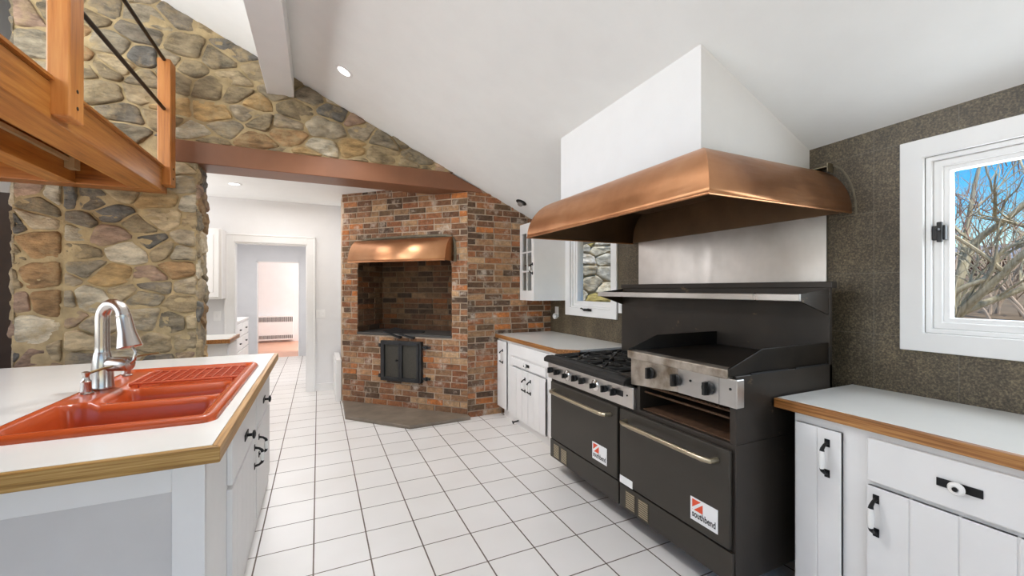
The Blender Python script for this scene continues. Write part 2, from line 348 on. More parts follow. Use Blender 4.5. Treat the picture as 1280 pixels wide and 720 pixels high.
# door casings
mb = MB(); y0, y1 = 6.275, 6.3
mb.box(-1.06, -.97, y0, y1, 0, 2.09); mb.box(-.14, -.05, y0, y1, 0, 2.09); mb.box(-.97, -.14, y0, y1, 2.0, 2.09)
mb.box(-1.075, -1.055, y0 - .008, y1, 0, 2.1); mb.box(-.055, -.035, y0 - .008, y1, 0, 2.1); mb.box(-1.075, -.035, y0 - .008, y1, 2.085, 2.105)
mb.box(-.985, -.958, 6.29, 6.43, 0, 2.0); mb.box(-.152, -.125, 6.29, 6.43, 0, 2.0); mb.box(-.97, -.14, 6.29, 6.43, 1.985, 2.01)
struct(mb, 'door_1', 'trim_white', 'white moulded casing of the cased doorway to the hallway', 'doorway', bevel=.004)
mb = MB(); mb.box(-.05, .285, 6.285, 6.3, 0, .1); struct(mb, 'baseboard_far', 'trim_white', 'white baseboard right of the cased doorway', 'baseboard')
d2 = thing('door_2', 'white door standing open at the hallway end', 'door', (-.36, 9.8, 0), kind='structure')
mb = MB(); mb.box(-.36, -.325, 9.86, 10.62, .01, 1.95)
mb.build('door_leaf', 'trim_white', d2, bevel=.003)
for z in (.2, 1.0, 1.75):
    mb = MB(); mb.tube([(-.367, 9.855, z - .05), (-.367, 9.855, z + .05)], .009, 8); mb.build('hinge', 'iron', d2)
mb = MB(); mb.box(-1.12, -1.105, 9.735, 9.86, 0, 1.96); mb.box(-.375, -.36, 9.735, 9.86, 0, 1.96); mb.box(-1.12, -.36, 9.735, 9.86, 1.945, 1.96)
mb.build('door_frame', 'trim_white', d2)

# ------------------------------------------------------------------ stone wall (pillar + gable above the opening)
PAL = [(166, 146, 114), (150, 134, 108), (128, 118, 104), (112, 108, 102), (198, 186, 164), (186, 166, 134), (182, 150, 104), (170, 142, 122), (164, 130, 92), (148, 132, 106), (160, 148, 128), (138, 126, 106), (176, 160, 136), (156, 138, 110)]
def voronoi(seeds, ay, bounds):
    cells = []
    S = [(x, y * ay) for x, y in seeds]
    for i, p in enumerate(S):
        x0, x1, y0, y1 = bounds; poly = [(x0, y0 * ay), (x1, y0 * ay), (x1, y1 * ay), (x0, y1 * ay)]
        near = sorted(range(len(S)), key=lambda j: (S[j][0] - p[0]) ** 2 + (S[j][1] - p[1]) ** 2)[1:22]
        for j in near:
            q = S[j]; mx_, my_ = (p[0] + q[0]) / 2, (p[1] + q[1]) / 2
            poly = clip(poly, q[0] - p[0], q[1] - p[1], (q[0] - p[0]) * mx_ + (q[1] - p[1]) * my_)
            if len(poly) < 3: break
        cells.append([(x, y / ay) for x, y in poly])
    return cells
def clip(poly, a, b_, c):
    out = []
    for i in range(len(poly)):
        p, q = poly[i], poly[(i + 1) % len(poly)]
        dp, dq = a * p[0] + b_ * p[1] - c, a * q[0] + b_ * q[1] - c
        if dp <= 0: out.append(p)
        if dp * dq < 0:
            t = dp / (dp - dq); out.append((p[0] + (q[0] - p[0]) * t, p[1] + (q[1] - p[1]) * t))
    return out
def area(p): return abs(sum(p[i][0] * p[(i + 1) % len(p)][1] - p[(i + 1) % len(p)][0] * p[i][1] for i in range(len(p)))) / 2
def stone(mb, poly, O, U, V, N, rng, gap=.007, bulge=.026, pal=None):
    if len(poly) < 3 or area(poly) < .0012: return
    cx = sum(p[0] for p in poly) / len(poly); cy = sum(p[1] for p in poly) / len(poly)
    # resample the outline and round its corners
    for _ in range(2):
        q = []
        for i in range(len(poly)):
            a, b_ = poly[i], poly[(i + 1) % len(poly)]
            k = .1 if _ == 0 else .2
            q += [(a[0] * (1 - k) + b_[0] * k, a[1] * (1 - k) + b_[1] * k), (a[0] * k + b_[0] * (1 - k), a[1] * k + b_[1] * (1 - k))]
        poly = q
    per = sum(math.dist(poly[i], poly[(i + 1) % len(poly)]) for i in range(len(poly))); nn = max(18, min(40, int(per / .028)))
    pts = []; seglen = per / nn; acc = 0; i = 0; a = poly[0]; t_need = 0; total = 0
    edges = [(poly[i], poly[(i + 1) % len(poly)]) for i in range(len(poly))]
    for k in range(nn):
        target = k * seglen; s = 0
        for a, b_ in edges:
            L = math.dist(a, b_)
            if s + L >= target and L > 0:
                t = (target - s) / L; pts.append((a[0] + (b_[0] - a[0]) * t, a[1] + (b_[1] - a[1]) * t)); break
            s += L
        else: pts.append(edges[-1][1])
    ra = math.sqrt(area(poly) / math.pi); sd = rng.uniform(0, 100); h = bulge * rng.uniform(.5, 1.25) * min(1.3, ra / .1 + .35)
    tilt = (rng.uniform(-.12, .12), rng.uniform(-.12, .12))
    rings = [(1.0, -.6), (1.0, .1), (.965, .62), (.88, .9), (.72, 1.0), (.5, 1.0), (.25, 1.0)]
    c = rng.choice(pal or PAL); j = rng.uniform(.82, 1.15); mb.cur = tuple(x * j for x in lin(c)[:3])
    vs = []
    for f, hh in rings:
        for (x, y) in pts:
            dx, dy = x - cx, y - cy; rr = math.hypot(dx, dy) or 1e-4
            k = max(.1, 1 - gap / rr) * f
            px_, py_ = cx + dx * k, cy + dy * k
            nz_ = noise.fractal(Vector((px_ * 9 + sd, py_ * 13, sd)), 1.0, 2.0, 4)
            rdg = abs(noise.noise(Vector((px_ * 5 + sd, py_ * 22, sd * 1.7))))
            if f > .9: px_ += nz_ * .008; py_ += noise.noise(Vector((px_ * 12, py_ * 12, sd))) * .007
            z = h * hh + (nz_ * .017 - rdg * .022 + dx * tilt[0] * .5 + dy * tilt[1] * .5 if hh > .5 else 0)
            vs.append(O + U * px_ + V * py_ + N * z)
    k = len(pts); fs = [(r_ * k + i, r_ * k + (i + 1) % k, (r_ + 1) * k + (i + 1) % k, (r_ + 1) * k + i) for r_ in range(len(rings) - 1) for i in range(k)]
    fs.append(list(range((len(rings) - 1) * k, len(rings) * k)))
    mb.add(vs, fs)
def seeds_for(bounds, dx, dy, rng, jit=.5):
    x0, x1, y0, y1 = bounds; out = []; y = y0 + dy / 2; r_ = 0
    while y < y1 + dy:
        rowh = dy * rng.uniform(.75, 1.3); x = x0 + dx * rng.uniform(-.3, .5)
        while x < x1 + dx * .5:
            out.append((x + rng.uniform(-.1, .1) * dx, y + rng.uniform(-jit, jit) * dy)); x += dx * rng.uniform(.45, 1.6)
        y += rowh; r_ += 1
    return out
PL, PR, SEAM, BZ0, BZ1 = -2.04, -.925, -1.757, 2.46, 2.645
rng = random.Random(11)
mb = MB(); mb.mi = 1; mb.cur = (1, 1, 1)
# mortar cores
mb.box(SEAM, PR, SY, SY + .31, 0, BZ0); mb.box(PL, SEAM, SY + .015, SY + .31, 0, cz(PL, SY))
top = lambda x: cz(x, SY) + .02
mb.prism([(SEAM, BZ0), (-1.1, BZ0), (-1.1, BZ1), (1.32, BZ1), (1.36, top(1.36)), (SEAM, top(SEAM))], 'y', SY, SY + .31)
def sheet(mb, O, U, V, N, x0, x1, lo_, hi_, step=.024, amp=.010):
    nx = max(2, int((x1 - x0) / step)); nz = max(2, int((max(hi_(x0), hi_(x1)) - min(lo_(x0), lo_(x1))) / step)); vs = []
    for i in range(nx + 1):
        x = x0 + (x1 - x0) * i / nx
        for k in range(nz + 1):
            z = lo_(x) + (hi_(x) - lo_(x)) * k / nz; q = O + U * x + V * z
            vs.append(q + N * (.004 + amp * noise.fractal(q * 7, 1.0, 2.0, 4)))
    mb.add(vs, [(i * (nz + 1) + k, (i + 1) * (nz + 1) + k, (i + 1) * (nz + 1) + k + 1, i * (nz + 1) + k + 1) for i in range(nx) for k in range(nz)])
for x0_, x1_, lo_, hi_ in ((SEAM, -1.1, lambda x: 0, top), (-1.1, PR - .01, lambda x: 0, lambda x: BZ0), (-1.1, 1.3, lambda x: BZ1, top)):
    sheet(mb, Vector((0, SY, 0)), Vector((1, 0, 0)), Vector((0, 0, 1)), Vector((0, -1, 0)), x0_, x1_, lo_, hi_)
sheet(mb, Vector((0, SY + .017, 0)), Vector((1, 0, 0)), Vector((0, 0, 1)), Vector((0, -1, 0)), PL, SEAM, lambda x: 0, top)
mb.mi = 0
O = Vector((0, SY, 0)); U = Vector((1, 0, 0)); V = Vector((0, 0, 1)); N = Vector((0, -1, 0))
bnd = (SEAM, 1.6, 0, 4.3)
for c in voronoi(seeds_for(bnd, .25, .135, rng), 1.5, bnd):
    if len(c) < 3: continue
    cx = sum(p[0] for p in c) / len(c); cy = sum(p[1] for p in c) / len(c)
    if cx > PR and cy < 2.56: c = [] if min(p[0] for p in c) > PR - .05 else clip(clip(c, 1, 0, PR), 0, 1, BZ0)
    if cx <= PR and cy < 2.56: c = clip(c, 1, 0, PR) if max(p[0] for p in c) > PR else c
    if c and max(p[0] for p in c) > -1.1 and cy > BZ0 - .1:
        if cy >= 2.55: c = clip(c, 0, -1, -BZ1)
        elif cx > -1.1: c = clip(c, 0, 1, BZ0)
    c = clip(c, .452, 1, 2.185 + .452 * WX - .03 * (SY - 1.42) + .012) if c else c
    c = clip(c, 1, 0, 1.34) if c else c
    stone(mb, c, O, U, V, N, rng)
O2 = Vector((0, SY + .02, 0)); bnd = (PL, SEAM - .012, 0, 4.3)
for c in voronoi(seeds_for(bnd, .27, .19, rng), 1.3, bnd):
    if len(c) > 2: stone(mb, clip(c, .452, 1, 3.2), O2, U, V, N, rng)
# return of the pillar into the opening
O3 = Vector((PR, SY - .01, 0)); bnd = (0, .31, 0, BZ0)
for c in voronoi(seeds_for(bnd, .3, .17, rng), 1.3, bnd):
    if len(c) > 2: stone(mb, c, O3, Vector((0, 1, 0)), V, Vector((1, 0, 0)), rng, bulge=.02)
O4 = Vector((PL, SY, 0)); bnd = (0, .31, 0, 4.1)
for c in voronoi(seeds_for(bnd, .3, .2, rng), 1.3, bnd):
    if len(c) > 2: stone(mb, c, O4, Vector((0, 1, 0)), V, Vector((-1, 0, 0)), rng, bulge=.02)
struct(mb, 'wall_stone', ['fieldstone', 'mortar_tan'], 'rough tan and gray fieldstone wall and pillar around the opening', 'wall', smooth=True, angle=55)

# beams
mb = MB(); mb.prism([(-1.12, BZ0), (1.655, BZ0), (1.62, 2.5), (1.26, BZ1), (-1.12, BZ1)], 'y', SY - .012, SY + .31)
tag(mb.build('lintel_beam', 'brown_beam', bevel=.006), 'long brown painted beam spanning the opening in the stone wall', 'beam', kind='structure')
mb = MB(); x0, x1 = -.415, -.2
mb.hexa([(x0, -2.6, 3.15), (x1, -2.6, 3.15), (x1, SY - .01, 3.15), (x0, SY - .01, 3.15)], [(x0, -2.6, 3.62), (x1, -2.6, 3.53), (x1, SY - .01, 3.45), (x0, SY - .01, 3.54)])
tag(mb.build('ceiling_beam', 'trim_white', bevel=.004), 'white boxed beam under the sloping ceiling', 'beam', kind='structure')
mb = MB(); mb.box(-2.6, -2.2, 4.9, 5.0, 0, 2.2); struct(mb, 'trim_1', 'dark_wood', 'dark wooden door post left of the stone pillar', 'trim')

# ------------------------------------------------------------------ brick fireplace
BP = [(150, 100, 74), (140, 92, 68), (118, 84, 66), (96, 74, 61), (162, 110, 78), (180, 114, 68), (134, 98, 78), (170, 134, 110), (106, 84, 68), (150, 108, 84), (158, 126, 104), (126, 90, 70), (178, 148, 126), (144, 110, 88), (90, 72, 62)]
BP = [(a_, int(b_ * .97), int(c_ * .86)) for a_, b_, c_ in BP]
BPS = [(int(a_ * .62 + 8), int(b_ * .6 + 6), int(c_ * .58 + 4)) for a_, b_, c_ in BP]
def courses(mb, O, U, N, z0, z1, ivals, rng, bl=.2, bh=.055, mj=.0125, phase=0, pal=None):
    z = z0; k = phase
    while z < z1:
        h = min(bh, z1 - z)
        if h > .012:
            for a, b_ in ivals(z + h / 2):
                L = bl + mj; s = a - (L * .5 if k % 2 else 0) - rng.uniform(0, .02)
                while s < b_:
                    ln = bl * (1 if rng.random() > .15 else .5); e = s + ln; p, q = max(s, a), min(e, b_)
                    if q - p > .018:
                        d = .007 + rng.uniform(-.003, .004); j = rng.uniform(.78, 1.18); mb.cur = tuple(x * j for x in lin(rng.choice(pal or BP))[:3])
                        o = [(p + rng.uniform(0, .004), z + rng.uniform(-.002, .002)), (q - rng.uniform(0, .004), z + rng.uniform(-.002, .002)), (q - rng.uniform(0, .004), z + h + rng.uniform(-.002, .002)), (p + rng.uniform(0, .004), z + h + rng.uniform(-.002, .002))]
                        back = [O + U * x + Vector((0, 0, y)) - N * .01 for x, y in o]
                        front = [O + U * x + Vector((0, 0, y)) + N * (d + rng.uniform(-.001, .001)) for x, y in o]
                        mb.hexa(back, front)
                    s = e + mj
        z += bh + mj; k += 1
FX, FY = 1.475, SY
fire = thing('brick_fireplace', 'corner red brick fireplace with arched copper-hooded niche', 'fireplace', (FX, FY, 0))
C0 = Vector((FX, FY, 0)); dU = Vector((-1, 1, 0)).normalized(); dN = Vector((-1, -1, 0)).normalized(); LA = 1.705
NS0, NS1, NZ0, NZ1, ND = .19, 1.475, .865, 1.84, .474
rng = random.Random(5)
mb = MB()
def ivA(z):
    # the head of the niche is arched
    a0, a1 = NS0, NS1
    if z > 1.62:
        t = (z - 1.62) / (NZ1 - 1.62)
        if t < 1: ins = .22 * (1 - math.sqrt(1 - t * t)); a0 += ins; a1 -= ins
    hi0 = 0.0
    if z > BZ0 - .03: hi0 = .46
    if NZ0 < z < NZ1: return [(hi0, a0), (a1, LA)]
    return [(hi0, LA)]
courses(mb, C0, dU, dN, .036, 2.56, ivA, rng)
def ivR(z):
    xm = min(WX, WX - (z - cz(WX, SY)) / .452)
    return [(.0, xm - FX)] if xm - FX > .02 else []
courses(mb, C0, Vector((1, 0, 0)), Vector((0, -1, 0)), .0, 2.46, ivR, rng, phase=1)
# niche: back, two cheeks
BK = C0 - dN * ND
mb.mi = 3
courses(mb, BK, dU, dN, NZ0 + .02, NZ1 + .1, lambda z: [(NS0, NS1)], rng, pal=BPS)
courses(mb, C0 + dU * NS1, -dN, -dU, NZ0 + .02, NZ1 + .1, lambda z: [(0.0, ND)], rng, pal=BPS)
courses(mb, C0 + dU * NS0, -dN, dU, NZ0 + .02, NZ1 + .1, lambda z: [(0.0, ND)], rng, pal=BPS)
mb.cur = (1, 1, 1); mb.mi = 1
def quadA(s0, s1, z0, z1, dep=0.0):
    P = [C0 + dU * s + Vector((0, 0, z)) - dN * dep for s, z in ((s0, z0), (s1, z0), (s1, z1), (s0, z1))]; mb.add(P, [(0, 1, 2, 3)])
quadA(0, LA, 0, NZ0); quadA(0, NS0, NZ0, BZ0); quadA(NS1, LA, NZ0, BZ0); quadA(.45, LA, BZ0, 2.56)
top_ = []; steps = 10
for i in range(steps):                                  # arched head
    t0, t1 = i / steps, (i + 1) / steps
    f = lambda t: .22 * (1 - math.sqrt(max(0, 1 - t * t))); za, zb_ = 1.62 + t0 * (NZ1 - 1.62), 1.62 + t1 * (NZ1 - 1.62)
    for s0, s1a, s1b in ((NS0, NS0 + f(t0), NS0 + f(t1)), (NS1, NS1 - f(t0), NS1 - f(t1))):
        P = [C0 + dU * s + Vector((0, 0, z)) for s, z in ((s0, za), (s1a, za), (s1b, zb_), (s0, zb_))]; mb.add(P, [(0, 1, 2, 3)])
quadA(NS0, NS1, NZ1, BZ0)
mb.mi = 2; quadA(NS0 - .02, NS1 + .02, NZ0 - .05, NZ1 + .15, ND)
def cheek(s):
    P = [C0 + dU * s - dN * d + Vector((0, 0, z)) for d, z in ((0, NZ0), (ND, NZ0), (ND, NZ1 + .12), (0, NZ1 + .12))]; mb.add(P, [(0, 1, 2, 3)])
cheek(NS0); cheek(NS1); mb.mi = 1
P = [C0 + dU * s - dN * d + Vector((0, 0, NZ1 + .1)) for s, d in ((NS0, 0), (NS1, 0), (NS1, ND), (NS0, ND))]; mb.add(P, [(0, 1, 2, 3)])
z1 = cz(FX, SY)
mb.add([(FX, FY, 0), (WX, FY, 0), (WX, FY, cz(WX, SY)), (FX + .12, FY, cz(FX + .12, SY)), (FX, FY, BZ0)], [(0, 1, 2, 3, 4)])
D0 = C0 + dU * LA
mb.add([D0, (D0.x, 5.9, 0), (D0.x, 5.9, 2.56), (D0.x, D0.y, 2.56)], [(0, 1, 2, 3)])
mb.build('brickwork', ['brick', 'mortar_brick', 'mortar_sooty', 'brick_sooty'], fire)
mb = MB()
P2 = [C0 + dU * s - dN * d for s, d in ((NS0 + .002, -.012), (NS1 - .002, -.012), (NS1 - .002, ND - .01), (NS0 + .002, ND - .01))]
mb.prism([(p.x, p.y) for p in P2], 'z', NZ0 - .012, NZ0 + .016)
o = mb.build('niche_shelf', 'slate_dark', fire, bevel=.003); o['label'] = 'dark slate ledge in the niche'
mb = MB(); mb.prism([(.272, 5.5), (.262, 4.80), (.825, 4.185), (1.478, 4.215), (1.475, 4.3)], 'z', 0, .036)
tag(mb.build('hearth_slab', 'slate', bevel=.006), 'low brown slate hearth slab in front of the brick fireplace', 'hearth')
# cement trace over the little hood
def hoodprof(k=14): return [(1 - math.cos(t * math.pi / 2 / k), math.sin(t * math.pi / 2 / k)) for t in range(k + 1)]
# copper hood on the brick face
h2 = thing('niche_hood', 'small rounded copper hood over the brick niche', 'hood', tuple(C0 + dU * .83 + Vector((0, 0, 1.7))))
mb = MB(); SA, SB, HZ, HH, HD = .17, 1.445, 1.708, .267, .19
prof = [(HD * math.cos(t * math.pi / 28), HZ + HH * math.sin(t * math.pi / 28)) for t in range(15)]
vs = []; K = len(prof)
for e in (0, 1):
    for i, (d, z) in enumerate(prof):
        t = 1 - d / HD
        s = SA if e == 0 else SB
        vs.append(C0 + dU * s + dN * (d + .012) + Vector((0, 0, z)))
fs = [(i, i + 1, K + i + 1, K + i) for i in range(K - 1)]
mb.add(vs, fs); mb.build('hood_shell', 'copper', h2, smooth=True, solid=.004)
for s in (SA, SB):
    mb = MB(); vv = [C0 + dU * s + dN * (d + .012) + Vector((0, 0, z)) for d, z in prof]
    mb.add([C0 + dU * s + dN * .012 + Vector((0, 0, HZ))] + vv, [(0, i + 1, i + 2) for i in range(K - 1)]); mb.build('hood_end', 'copper', h2, solid=.004)
mb = MB(); mb.tube([C0 + dU * SA + dN * (HD + .012) + Vector((0, 0, HZ)), C0 + dU * SB + dN * (HD + .012) + Vector((0, 0, HZ))], .006, 8); mb.build('hood_lip', 'copper', h2)
# cement fillet above the hood
mb = MB(); pts = [C0 + dU * s + dN * .012 + Vector((0, 0, z)) for s, z in ((.145, 1.70), (.145, 1.84), (.155, 1.93), (.19, 1.98), (.26, 1.995), (.6, 2.0), (1.0, 1.998), (1.3, 1.99), (1.4, 1.97))]
mb.tube(pts, .016, 8); o = mb.build('cement_fillet', 'cement', fire); o['label'] = 'pale cement line around the copper hood'
# iron grill door box
ib = thing('iron_firebox', 'black iron two-door firebox set into the brick below the niche', 'firebox', tuple(C0 + dU * .83 + Vector((0, 0, .33))))
def obox(mb, s0, s1, d0, d1, z0, z1):
    P = [C0 + dU * s + dN * d for s, d in ((s0, d0), (s1, d0), (s1, d1), (s0, d1))]
    mb.hexa([p + Vector((0, 0, z0)) for p in P], [p + Vector((0, 0, z1)) for p in P])
I0, I1, J0, J1 = .555, 1.105, .335, .80
mb = MB(); obox(mb, I0, I0 + .03, .0, .05, J0, J1); obox(mb, I1 - .03, I1, .0, .05, J0, J1); obox(mb, I0, I1, .0, .05, J0, J0 + .025); obox(mb, I0, I1, .0, .05, J1 - .025, J1)
mb.build('firebox_frame', 'dark_iron', ib, bevel=.003)
mid = (I0 + I1) / 2
for a, b_ in ((I0 + .03, mid), (mid, I1 - .03)):
    mb = MB(); q = .026
    obox(mb, a, a + q, .02, .06, J0 + .02, J1 - .02); obox(mb, b_ - q, b_, .02, .06, J0 + .02, J1 - .02); obox(mb, a, b_, .02, .06, J0 + .02, J0 + .045); obox(mb, a, b_, .02, .06, J1 - .045, J1 - .02)
    d_ = mb.build('door', 'dark_iron', ib, bevel=.003)
    mb = MB(); obox(mb, a + q - .002, b_ - q + .002, .03, .036, J0 + .04, J1 - .04); o = mb.build('door_screen', 'screen', d_); o['label'] = 'brownish mesh infill'
mb = MB(); p = C0 + dU * (mid + .035) + dN * .06 + Vector((0, 0, .58)); mb.lathe([(.006, 0), (.006, .012), (.013, .015), (.013, .026), (.004, .03)], p, dN, 12); mb.build('door_knob', 'iron', ib, smooth=True)
for s0, s1 in ((I0 - .1, I0), (I1, I1 + .05)):
    for z in (J0 + .05, J1 - .06):
        mb = MB(); obox(mb, s0, s1, .0, .028, z - .012, z + .012); obox(mb, (s0 + s1) / 2 - .012, (s0 + s1) / 2 + .012, .0, .04, z - .02, z + .02); mb.build('wall_strap', 'dark_iron', ib, bevel=.003)
for s0, s1, tz in ((.66, .86, .03), (.84, 1.08, .055)):
    mb = MB(); P = [C0 + dU * s + dN * d for s, d in ((s0, .05), (s1, .05), (s1, -.2), (s0, -.2))]
    z_ = [NZ0 - .04, NZ0 + tz - .02, NZ0 + tz, NZ0 + .02]
    mb.hexa([p + Vector((0, 0, z)) for p, z in zip(P, z_)], [p + Vector((0, 0, z + .012)) for p, z in zip(P, z_)]); mb.build('lid_flap', 'dark_iron', ib, bevel=.002)

# ------------------------------------------------------------------ loft
loft = thing('loft_balcony', 'orange timber loft balcony with dark rod railing at top left', 'balcony', (-1.6, 3.0, 2.165))
LX = -1.095
mb = MB(); mb.box(LX - .2, LX, -.6, 4.06, 2.165, 2.335); mb.build('edge_beam', 'fir_y', loft, bevel=.006)
mb = MB()
for i in range(12): mb.box(-2.75 + i * .138, -2.75 + i * .138 + .135, -.6, 4.2, 2.337, 2.36)
mb.box(-2.75, LX + .012, -.6, 4.07, 2.345, 2.36)
mb.build('deck', 'fir_y', loft)
mb = MB(); mb.box(-2.75, LX - .01, 4.07, 4.22, 2.165, 2.335); mb.build('end_beam', 'fir_x', loft, bevel=.005)
for x in (-1.74, -2.3):
    mb = MB(); mb.box(x, x + .15, -.6, 4.06, 2.165, 2.335); mb.build('joist', 'fir_y', loft, bevel=.005)
mb = MB(); mb.box(-1.585, -1.56, .5, 3.96, 2.285, 2.31); tr_ = mb.build('light_track', 'track_tan', loft)
mb = MB(); mb.box(-1.588, -1.535, 3.9, 3.98, 2.24, 2.335); mb.build('track_bracket', 'track_tan', tr_)
for (xa, xb, ya, yb, za, zb_) in ((-1.112, -1.03, 2.58, 2.71, 2.19, 3.7), (-1.133, -1.047, 4.08, 4.21, 2.215, 3.2)):
    mb = MB(); mb.box(xa, xb, ya, yb, za, zb_); p_ = mb.build('railing_post', 'fir_z', loft, bevel=.007)
    for z in (za + .06, za + .14):
        mb = MB(); mb.lathe([(.009, 0), (.009, .003), (.005, .004)], (xb - .001, (ya + yb) / 2, z), (1, 0, 0), 10); mb.build('bolt', 'iron', p_)
for z in (2.805, 3.19):
    mb = MB(); mb.tube([(-1.09, -.6, z), (-1.09, 4.085, z)], .0135, 12); mb.build('railing_rod', 'rod_dark', loft, smooth=True)

# ------------------------------------------------------------------ windows
def window(name, hole, label, group=None):
    y0, y1, z0, z1 = hole; x = WX
    w = thing(name, label, 'window', (x, (y0 + y1) / 2, z0), kind='structure')
    c = .085
    g = lambda a: (y0 + a, y1 - a, z0 + a, z1 - a)
    mb = MB(); frame_x(mb, x - .022, x, g(-c), g(0)); mb.build('casing', 'trim_white', w, bevel=.004)
    mb = MB(); frame_x(mb, x - .001, x + .15, g(0), g(.02)); mb.build('window_frame', 'trim_white', w, bevel=.003)
    a = .02; mb = MB(); frame_x(mb, x + .035, x + .085, g(a), g(a + .05)); frame_x(mb, x + .02, x + .04, g(a), g(a + .03))
    s = mb.build('sash', 'trim_white', w, bevel=.004)
    mb = MB(); mb.box(x + .058, x + .062, y0 + a + .045, y1 - a - .045, z0 + a + .045, z1 - a - .045); mb.build('pane', 'glass', s)
    return w
w1 = window('window_1', W1, 'white framed window above the counter with bare tree outside')
mb = MB(); mb.box(WX + .005, WX + .03, .86, .905, 1.62, 1.685); mb.box(WX - .006, WX + .01, .868, .886, 1.61, 1.70); mb.box(WX - .03, WX - .004, .872, .882, 1.66, 1.672); mb.build('latch', 'dark_iron', w1, bevel=.003)
w2 = window('window_2', W2, 'white framed window beside the wall cabinet facing an outdoor stone wall')
mb = MB(); zc = 1.185
mb.tube([(WX - .03, 3.64, zc + .01), (WX - .05, 3.60, zc + .015), (WX - .055, 3.54, zc), (WX - .05, 3.48, zc + .012), (WX - .045, 3.44, zc + .005)], .007, 8); mb.box(WX - .04, WX - .018, 3.46, 3.58, zc - .012, zc + .012); mb.build('crank', 'iron', w2)

for k, (y0, y1, z0, z1) in enumerate(((.2, 3.9, 1.1, 2.1), (.2, 3.9, 2.45, 3.75))):  # unseen left windows, added to go with the left fill lights
    w = thing('window_%d' % (3 + k), ('lower' if k == 0 else 'upper') + ' wide white window added out of view in the left wall ' + ('below' if k == 0 else 'above') + ' the loft', 'window', (-2.84, 2.05, z0), kind='structure')
    mb = MB(); frame_x(mb, -2.9, -2.765, (y0 - .06, y1 + .06, z0 - .06, z1 + .06), (y0 + .05, y1 - .05, z0 + .05, z1 - .05))
    for q in (1, 2): yy = y0 + (y1 - y0) * q / 3; mb.box(-2.87, -2.8, yy - .03, yy + .03, z0 + .05, z1 - .05)
    mb.build('window_frame', 'trim_white', w, bevel=.004)
    mb = MB(); mb.box(-2.845, -2.841, y0 + .045, y1 - .045, z0 + .045, z1 - .045); mb.build('pane', 'glass', w)
# ------------------------------------------------------------------ cabinets and worktops
def pull(parent, x, y, z, length=.105, name='handle'):
    # black iron bail with white ceramic grip, projecting towards -X
    mb = MB(); h = length / 2
    for sg in (1, -1):
        mb.box(x - .004, x, y - .010, y + .010, z + sg * h - .016, z + sg * h + .016)
        mb.tube([(x - .002, y, z + sg * h), (x - .022, y, z + sg * (h - .006)), (x - .036, y, z + sg * (h - .018)), (x - .038, y, z + sg * (h - .028))], [.007, .006, .0075, .0095], 10)
    mb.tube([(x - .038, y, z - h + .02), (x - .038, y, z + h - .02)], .004, 8)
    h_ = mb.build(name, 'iron', parent, bevel=.0015)
    mb = MB(); q = h - .026; mb.lathe([(.008, -q), (.0105, -q * .6), (.0115, 0), (.0105, q * .6), (.008, q)], (x - .038, y, z), (0, 0, 1), 14); g_ = mb.build('grip', 'ceramic', h_, smooth=True); g_['label'] = 'white ceramic grip'
    return h_
def knobpull(parent, x, y, z):
    mb = MB(); mb.box(x - .004, x, y - .055, y + .055, z - .014, z + .014); k_ = mb.build('knob', 'iron', parent, bevel=.002)
    mb = MB(); mb.lathe([(.006, 0), (.007, .01), (.02, .014), (.022, .02), (.018, .026), (.009, .028), (.007, .025)], (x - .003, y, z), (-1, 0, 0), 18); g_ = mb.build('knob_button', 'ceramic', k_, smooth=True); g_['label'] = 'white ceramic button'
    mb = MB(); mb.lathe([(.007, 0), (.007, .004), (.0, .005)], (x - .031, y, z), (-1, 0, 0), 12); mb.build('knob_screw', 'iron', k_, smooth=True)
def planks_x(mb, x0, x1, y0, y1, z0, z1, n, gap=.004):
    w = (y1 - y0) / n
    mb.box(x0 + .004 if x0 < x1 else x0 - .004, x1, y0, y1, z0, z1)
    for i in range(n): mb.box(x0, x1, y0 + i * w + (gap / 2 if i else 0), y0 + (i + 1) * w - (gap / 2 if i < n - 1 else 0), z0, z1)

# right base cabinet (front faces -X)
CFX = 1.915
cab = thing('base_cabinet', 'white beadboard base cabinet under the right window', 'cabinet', (2.2, .3, 0))
mb = MB(); mb.box(CFX, WX - .005, -.7, 1.14, .1, .862); mb.box(CFX + .06, WX - .005, -.7, 1.12, 0, .1); mb.build('carcass', 'white_paint', cab, bevel=.002)
mb = MB(); planks_x(mb, CFX - .019, CFX, .952, 1.125, .125, .822, 2); d = mb.build('door', 'white_paint', cab, bevel=.002); pull(d, CFX - .019, 1.0, .705, .125)
mb = MB(); planks_x(mb, CFX - .019, CFX, .36, .865, .125, .655, 4); d = mb.build('door', 'white_paint', cab, bevel=.002); pull(d, CFX - .019, .835, .55, .125)
mb = MB(); mb.box(CFX - .02, CFX, .36, .865, .672, .835); d = mb.build('drawer', 'white_paint', cab, bevel=.005); knobpull(d, CFX - .02, .612, .752)
mb = MB(); planks_x(mb, CFX - .019, CFX, -.4, .33, .125, .655, 5); d = mb.build('door', 'white_paint', cab, bevel=.002); pull(d, CFX - .019, .3, .55, .125)
mb = MB(); mb.box(CFX - .02, CFX, -.4, .33, .672, .835); d = mb.build('drawer', 'white_paint', cab, bevel=.005); knobpull(d, CFX - .02, -.04, .752)
wt = thing('worktop', 'white laminate worktop with oak edge under the right window', 'worktop', (2.2, .3, .863))
mb = MB(); mb.box(1.905, WX - .003, -.7, 1.212, .864, .905); mb.build('slab', 'laminate', wt, bevel=.002)
mb = MB(); mb.box(1.88, 1.905, -.7, 1.212, .863, .905); o = mb.build('edge_strip', 'oak_dark_y', wt, bevel=.003); o['label'] = 'oak edge strip'

